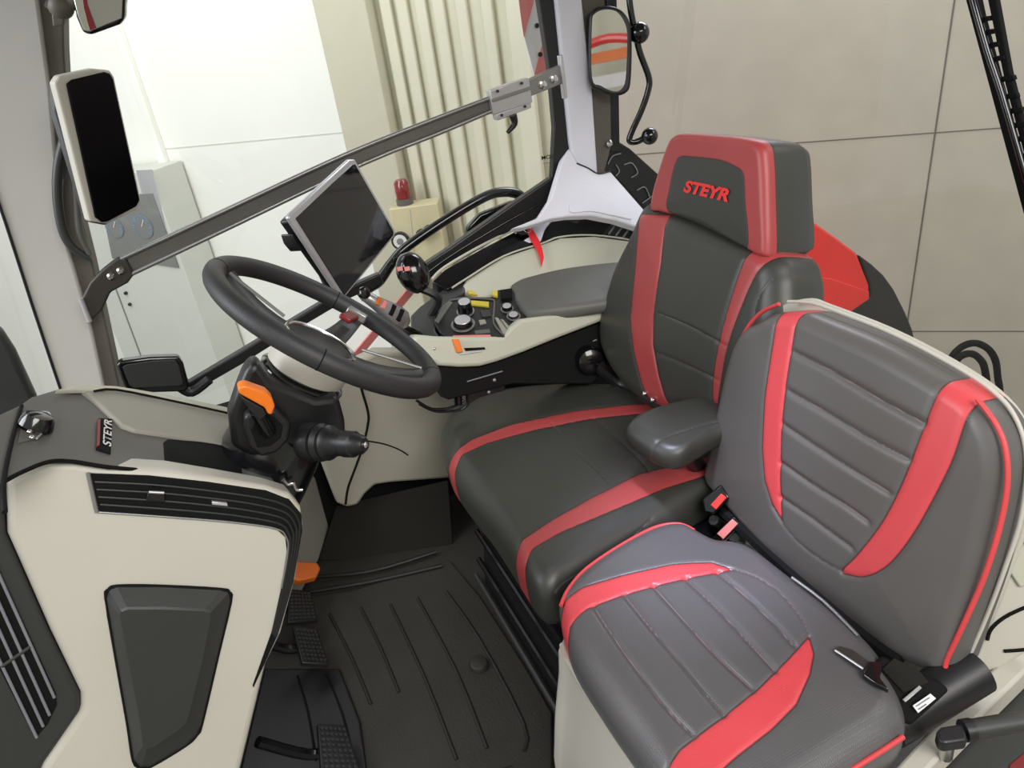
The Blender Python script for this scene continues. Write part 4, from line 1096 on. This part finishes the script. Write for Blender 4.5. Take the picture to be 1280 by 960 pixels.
AZ = plane((-0.85, -1.75, 0.72), (0.0, 0.12, 1))
pillow('arm_pad', [(638, 366), (642, 359), (660, 352), (710, 340), (778, 333), (815, 335), (815, 375), (762, 384), (710, 392), (665, 396), (648, 386)], AZ, mat('pad_leather', (92, 92, 88), 0.5, bump=0.3, scale=400), ca_, r=0.02, down=0.02, bulge=0.008, N=160, MR=30)
so = slab('socket_panel', [(584, 477), (630, 462), (632, 488), (600, 497), (585, 506)], Yp(-1.66), 0.02, 'black', ca_, 0.003)
tubepx('socket_edge', [(584, 477), (628, 464)], Yp(-1.657), 0.002, 'grey_print', so, 1)
for q in ((618, 475), (611, 490)):
    b = MB(); b.ball(hit(q, Yp(-1.655)), .006); b.build('socket', 'alu', so)
for pth in ([(520, 500), (540, 511), (565, 509), (580, 500)], [(524, 505), (545, 514), (575, 512), (586, 504)]):
    tubepx('cable', pth, Yp(-1.72), 0.004, 'gloss_black', ca_, 5)
tubepx('cable_guide', [(571, 478), (573, 505)], Yp(-1.7), 0.012, 'gloss_black', ca_, 1)
slab('bracket', [(718, 436), (745, 424), (762, 425), (748, 436), (738, 444), (727, 440)], Yp(-1.66), 0.02, 'light_grey', ca_, 0.003)
# multi function grip
mg0 = hit((452, 367), Yp(-1.72)); mg1 = hit((506, 402), Yp(-1.72)); d = mg1 - mg0; Lg = np.linalg.norm(d); d /= Lg
nn = np.array([0.1, .7, .7]); nn -= d * np.dot(nn, d); nn /= np.linalg.norm(nn); sd_ = np.cross(nn, d)
mg = MB(); rings = []
for t, hw, hn in ((-.02, .004, .004), (.06, .014, .014), (.3, .017, .018), (.55, .024, .02), (.8, .03, .02), (.98, .027, .016), (1.08, .012, .008)):
    c = mg0 + d * Lg * t
    rings.append([c + sd_ * hw * math.cos(a) + nn * hn * math.sin(a) for a in [2 * math.pi * k / 20 for k in range(20)]])
mg.loft(rings); gp = mg.build('joystick_grip', 'alu', ca_, smooth=60)
b = MB(); b.lathe(mg0 + nn * .012, nn, [(0, .016), (.006, .015), (.008, .01)], 20); b.build('thumb_pad', 'gloss_black', gp)
for t, w_, m_ in ((.3, .022, 'orange_dull'), (.42, .022, 'pink'), (.62, .03, 'deep_black'), (.8, .034, 'deep_black')):
    b = MB(); b.box(mg0 + d * Lg * t + nn * .019, (d, sd_, nn), (.012, w_, .006)); b.build('grip_button', m_, gp, 0.002)
b = MB(); b.tube([mg0 + d * Lg * .9, mg0 + d * Lg * 1.1 - nn * .05, hit((530, 425), off(CT, -.03))], .016, 10, False, 4); b.build('grip_neck', 'gloss_black', gp)
# round black knob with two pale red marks
kc = hit((516, 341), Yp(-1.88)); u = px2m(kc)
vw = (CAM - kc) / np.linalg.norm(CAM - kc)
kx = np.cross([0, 0, 1.0], vw); kx /= np.linalg.norm(kx); ky = np.cross(vw, kx)
ka = -kx * .2 + ky * 1; ka /= np.linalg.norm(ka); kb = np.cross(ka, vw)
b = MB(); b.ball(kc, (20 * u, 18 * u, 27 * u), (kb, vw, ka), 24); kb_ = b.build('round_knob', 'gloss_black', ca_, smooth=60)
for q in ((500, 336), (509, 336)):
    pc = hit(q, (kc + vw * 17 * u, vw)); b = MB(); b.box(pc, (kx, ky, vw), (7 * u, 5.5 * u, .006)); b.build('light_mark', 'pink', kb_, 0.001)
b = MB(); b.tube([kc - ka * 20 * u, kc - ka * 40 * u + np.array([-.04, 0, 0]), hit((535, 400), off(CT, -.02))], .012, 8, False, 4); b.build('knob_stem', 'black', kb_)

# ================================================================== RIGHT SIDE CONSOLE
SCp = plane((-0.95, -1.97, 0.78), (0.0, 0.55, 0.83))
sc_ = thing('side_console', 'beige side console with glossy black cup trays under the side window', 'console', hit((690, 330), SCp))
slab('inner_panel', [(578, 357), (582, 350), (630, 319), (655, 308), (678, 302), (701, 294), (743, 292), (800, 300), (830, 320), (830, 352), (770, 345), (710, 350), (650, 372), (590, 372), (579, 366)], SCp, 0.05, 'beige', sc_, 0.008)
ty = slab('tray_strip', [(540, 352), (556, 337), (600, 312), (646, 288), (668, 276), (690, 270), (743, 268), (803, 282), (830, 292), (830, 306), (796, 302), (743, 295), (701, 297), (678, 305), (630, 321), (575, 352), (560, 362)], off(SCp, 0.004), 0.05, 'gloss_black', sc_, 0.004)
tubepx('tray_lip', [(540, 349), (556, 334), (600, 308), (646, 285), (668, 274), (690, 268), (743, 266), (803, 280), (830, 290)], off(SCp, 0.006), 0.0045, 'beige', ty, 5)
tubepx('tray_inner_lip', [(565, 360), (582, 349), (630, 320), (678, 304), (701, 296), (743, 294), (800, 301)], off(SCp, 0.004), 0.003, 'beige', ty, 5)
slab('tray_divider', [(643, 291), (655, 284), (676, 278), (690, 276), (684, 283), (680, 290), (676, 301), (662, 303), (655, 300), (668, 292)], off(SCp, 0.007), 0.006, 'lilac', ty, 0.002)
slab('cup_recess', [(680, 300), (680, 287), (690, 277), (712, 274), (715, 278), (722, 279), (726, 274), (748, 274), (765, 278), (752, 292), (720, 292), (698, 294)], off(SCp, 0.0065), 0.004, 'deep_black', ty, 0.001)
vt = slab('air_vent', [(757, 291), (770, 280), (800, 287), (822, 294), (800, 302)], off(SCp, 0.008), 0.006, 'black', ty, 0.001)
for x in (768, 777, 786, 795, 804):
    tubepx('vent_fin', [(x, 284 + (x - 770) * .22), (x - 7, 293 + (x - 770) * .2)], off(SCp, 0.009), 0.003, 'grey_print', vt, 1)
rb = thing('key_ribbon', 'red fabric ribbon hanging from the console tray by a black key', 'ribbon', hit((677, 332), SCp))
slab('ribbon', [(657, 285), (663, 282), (668, 290), (674, 300), (678, 311), (680, 322), (677, 334), (675, 322), (671, 312), (664, 300)], off(SCp, 0.018), 0.004, 'red_fabric', rb, 0.001)
slab('key_head', [(645, 284), (652, 280), (659, 284), (660, 291), (652, 293), (646, 290)], off(SCp, 0.02), 0.008, 'black', rb, 0.002)
tubepx('key_ring', [(655, 287), (660, 283), (664, 287), (660, 291)], off(SCp, 0.024), 0.0014, 'chrome', rb, 4, 8, True)

# ================================================================== DOOR SILL, STRUT
SL = Zp(0.40)
o = struct(slab('trim_8', [(1090, 1000), (1118, 960), (1170, 902), (1226, 848), (1300, 782), (1300, 822), (1228, 893), (1165, 957), (1130, 1000)], SL, 0.06, 'white', None, 0.006))
RI = plane((-1.0, -0.5, 0.45), (0.6, 0.6, 0.4))
o = struct(slab('trim_9', [(1205, 845), (1222, 812), (1240, 770), (1270, 690), (1310, 640), (1310, 800), (1228, 850)], RI, 0.03, 'white', None, 0.006))
tubepx('seam', [(1310, 748), (1262, 768), (1240, 785), (1234, 800)], off(RI, 0.001), 0.003, 'deep_black', o, 4)
tubepx('seam', [(1310, 808), (1282, 812), (1255, 814)], off(RI, 0.001), 0.003, 'deep_black', o, 3)
slab('moulding', [(1252, 700), (1275, 735), (1310, 725), (1310, 660)], off(RI, 0.006), 0.006, 'beige', o, 0.003)
DK = Zp(0.33)
o = slab('door_panel', [(1120, 1010), (1165, 955), (1228, 890), (1310, 815), (1310, 1010)], DK, 0.03, 'dark_plastic', None, 0.006)
tag(o, 'dark grey inner door panel at the bottom right corner', 'door panel')
slab('red_edge', [(1256, 985), (1262, 955), (1310, 915), (1310, 1000)], off(DK, 0.002), 0.01, 'red_dark', o, 0.002)
GS = Zp(0.47)
gs = thing('gas_strut', 'black gas strut with squared end fitting over the white door sill', 'strut', hit((1190, 920), GS))
g0, g1, g2 = hit((1171, 919), GS), hit((1207, 913), GS), hit((1330, 893), GS)
u = px2m(g0)
b = MB(); b.tube([g1, g2], 12 * u, 20); b.build('cylinder', 'dark_plastic', gs)
b = MB(); b.tube([g1 + (g1 - g2) / np.linalg.norm(g1 - g2) * .004, g1 - (g1 - g2) / np.linalg.norm(g1 - g2) * .01], 13.5 * u, 20); b.build('end_cap', 'black', gs)
slab('end_fitting', [(1170, 914), (1176, 908), (1206, 903), (1210, 925), (1182, 929), (1174, 926)], off(GS, .01), 0.022, 'black', gs, 0.004)
b = MB(); b.tube([hit((1186, 920), GS), hit((1182, 945), Zp(0.40))], .010, 10); b.build('ball_stud', 'chrome', gs)

# ================================================================== CAB ROOF, WORKSHOP BEHIND THE VIEWER
b = MB(); b.prism([(-1.85, -2.14, 1.98), (0.55, -2.14, 1.98), (0.55, -0.5, 1.98), (-1.85, -0.5, 1.98)], (0, 0, 0.12))
o = b.build('ceiling', 'light_grey', None, 0.02); struct(o)
b = MB(); b.prism([(-6, 4.9, ZB), (6.5, 4.9, ZB), (6.5, 4.9, 4.2), (-6, 4.9, 4.2)], (0, .1, 0))
struct(b.build('wall_back', 'wall_cream'))
rk = thing('storage_rack', 'orange storage rack reflected in the tall side mirror', 'rack', (1.0, 4.2, ZB))
for x in (0.55, 1.6):
    b = MB(); b.box((x, 4.2, 0.8), np.eye(3), (.07, .07, 4.08)); b.build('upright', 'grey_print', rk)
for z in (2.13, 0.9):
    b = MB(); b.box((1.05, 4.17, z), np.eye(3), (1.2, .05, .11)); b.build('beam', 'orange', rk)
b = MB(); b.tube([(0.62, 4.1, 2.2), (1.05, 4.1, 2.30), (1.4, 4.1, 2.26)], .05, 10, False, 4); b.build('hose', 'red', rk)
b = MB(); b.box((1.05, 4.12, 1.86), np.eye(3), (1.15, .03, .14)); b.build('mirror_band', 'white_print', rk)  # white panel added to give the mirror the rail's pale band

# ================================================================== LIGHT
w = bpy.data.worlds.new('World'); SC.world = w; w.use_nodes = True
bg = w.node_tree.nodes['Background']
bg.inputs['Color'].default_value = (0.97, 0.98, 1.0, 1); bg.inputs['Strength'].default_value = 0.6


def area(name, loc, target, size, power, color=(1, 1, 1), sy=None):
    l = bpy.data.lights.new(name, 'AREA'); l.energy = power; l.size = size; l.color = color
    if sy: l.shape = 'RECTANGLE'; l.size_y = sy
    o = bpy.data.objects.new(name, l); COL.objects.link(o); o.location = loc
    d = Vector(target) - Vector(loc); o.rotation_euler = d.to_track_quat('-Z', 'Y').to_euler()
    return o


area('door_light', (-0.5, 2.0, 3.2), (-0.5, -1.0, 0.5), 2.4, 130, (1, 0.98, 0.95), 1.6)
area('front_light', (3.0, -1.6, 2.6), (-0.6, -1.1, 0.5), 2.0, 110, (0.92, 0.95, 1.0))
area('wall_light', (1.4, -3.2, 3.6), (1.0, -6.0, 0.9), 2.0, 75, (1, 1, 0.97))
area('rear_light', (-2.7, -2.9, 2.9), (-0.75, -1.0, 0.45), 1.3, 55, (0.84, 0.88, 1.0))
area('yard_light', (-3.4, -0.4, 3.4), (-3.0, -3.2, 0.4), 1.6, 30, (1, 0.97, 0.92))
SC.view_settings.view_transform = 'Standard'
SC.view_settings.look = 'None'
sl_ = bpy.data.lights.new('sheen_spot', 'SPOT'); sl_.energy = 120; sl_.color = (0.72, 0.76, 1.0); sl_.spot_size = math.radians(27); sl_.spot_blend = 1.0; sl_.shadow_soft_size = 0.08  # added spot without a fixture, makes the bluish sheen on the passenger cushion
so_ = bpy.data.objects.new('sheen_spot', sl_); COL.objects.link(so_); so_.location = (-0.55, -1.0, 1.9)
so_.rotation_euler = (Vector((-0.72, -0.93, 0.46)) - Vector(so_.location)).to_track_quat('-Z', 'Y').to_euler()
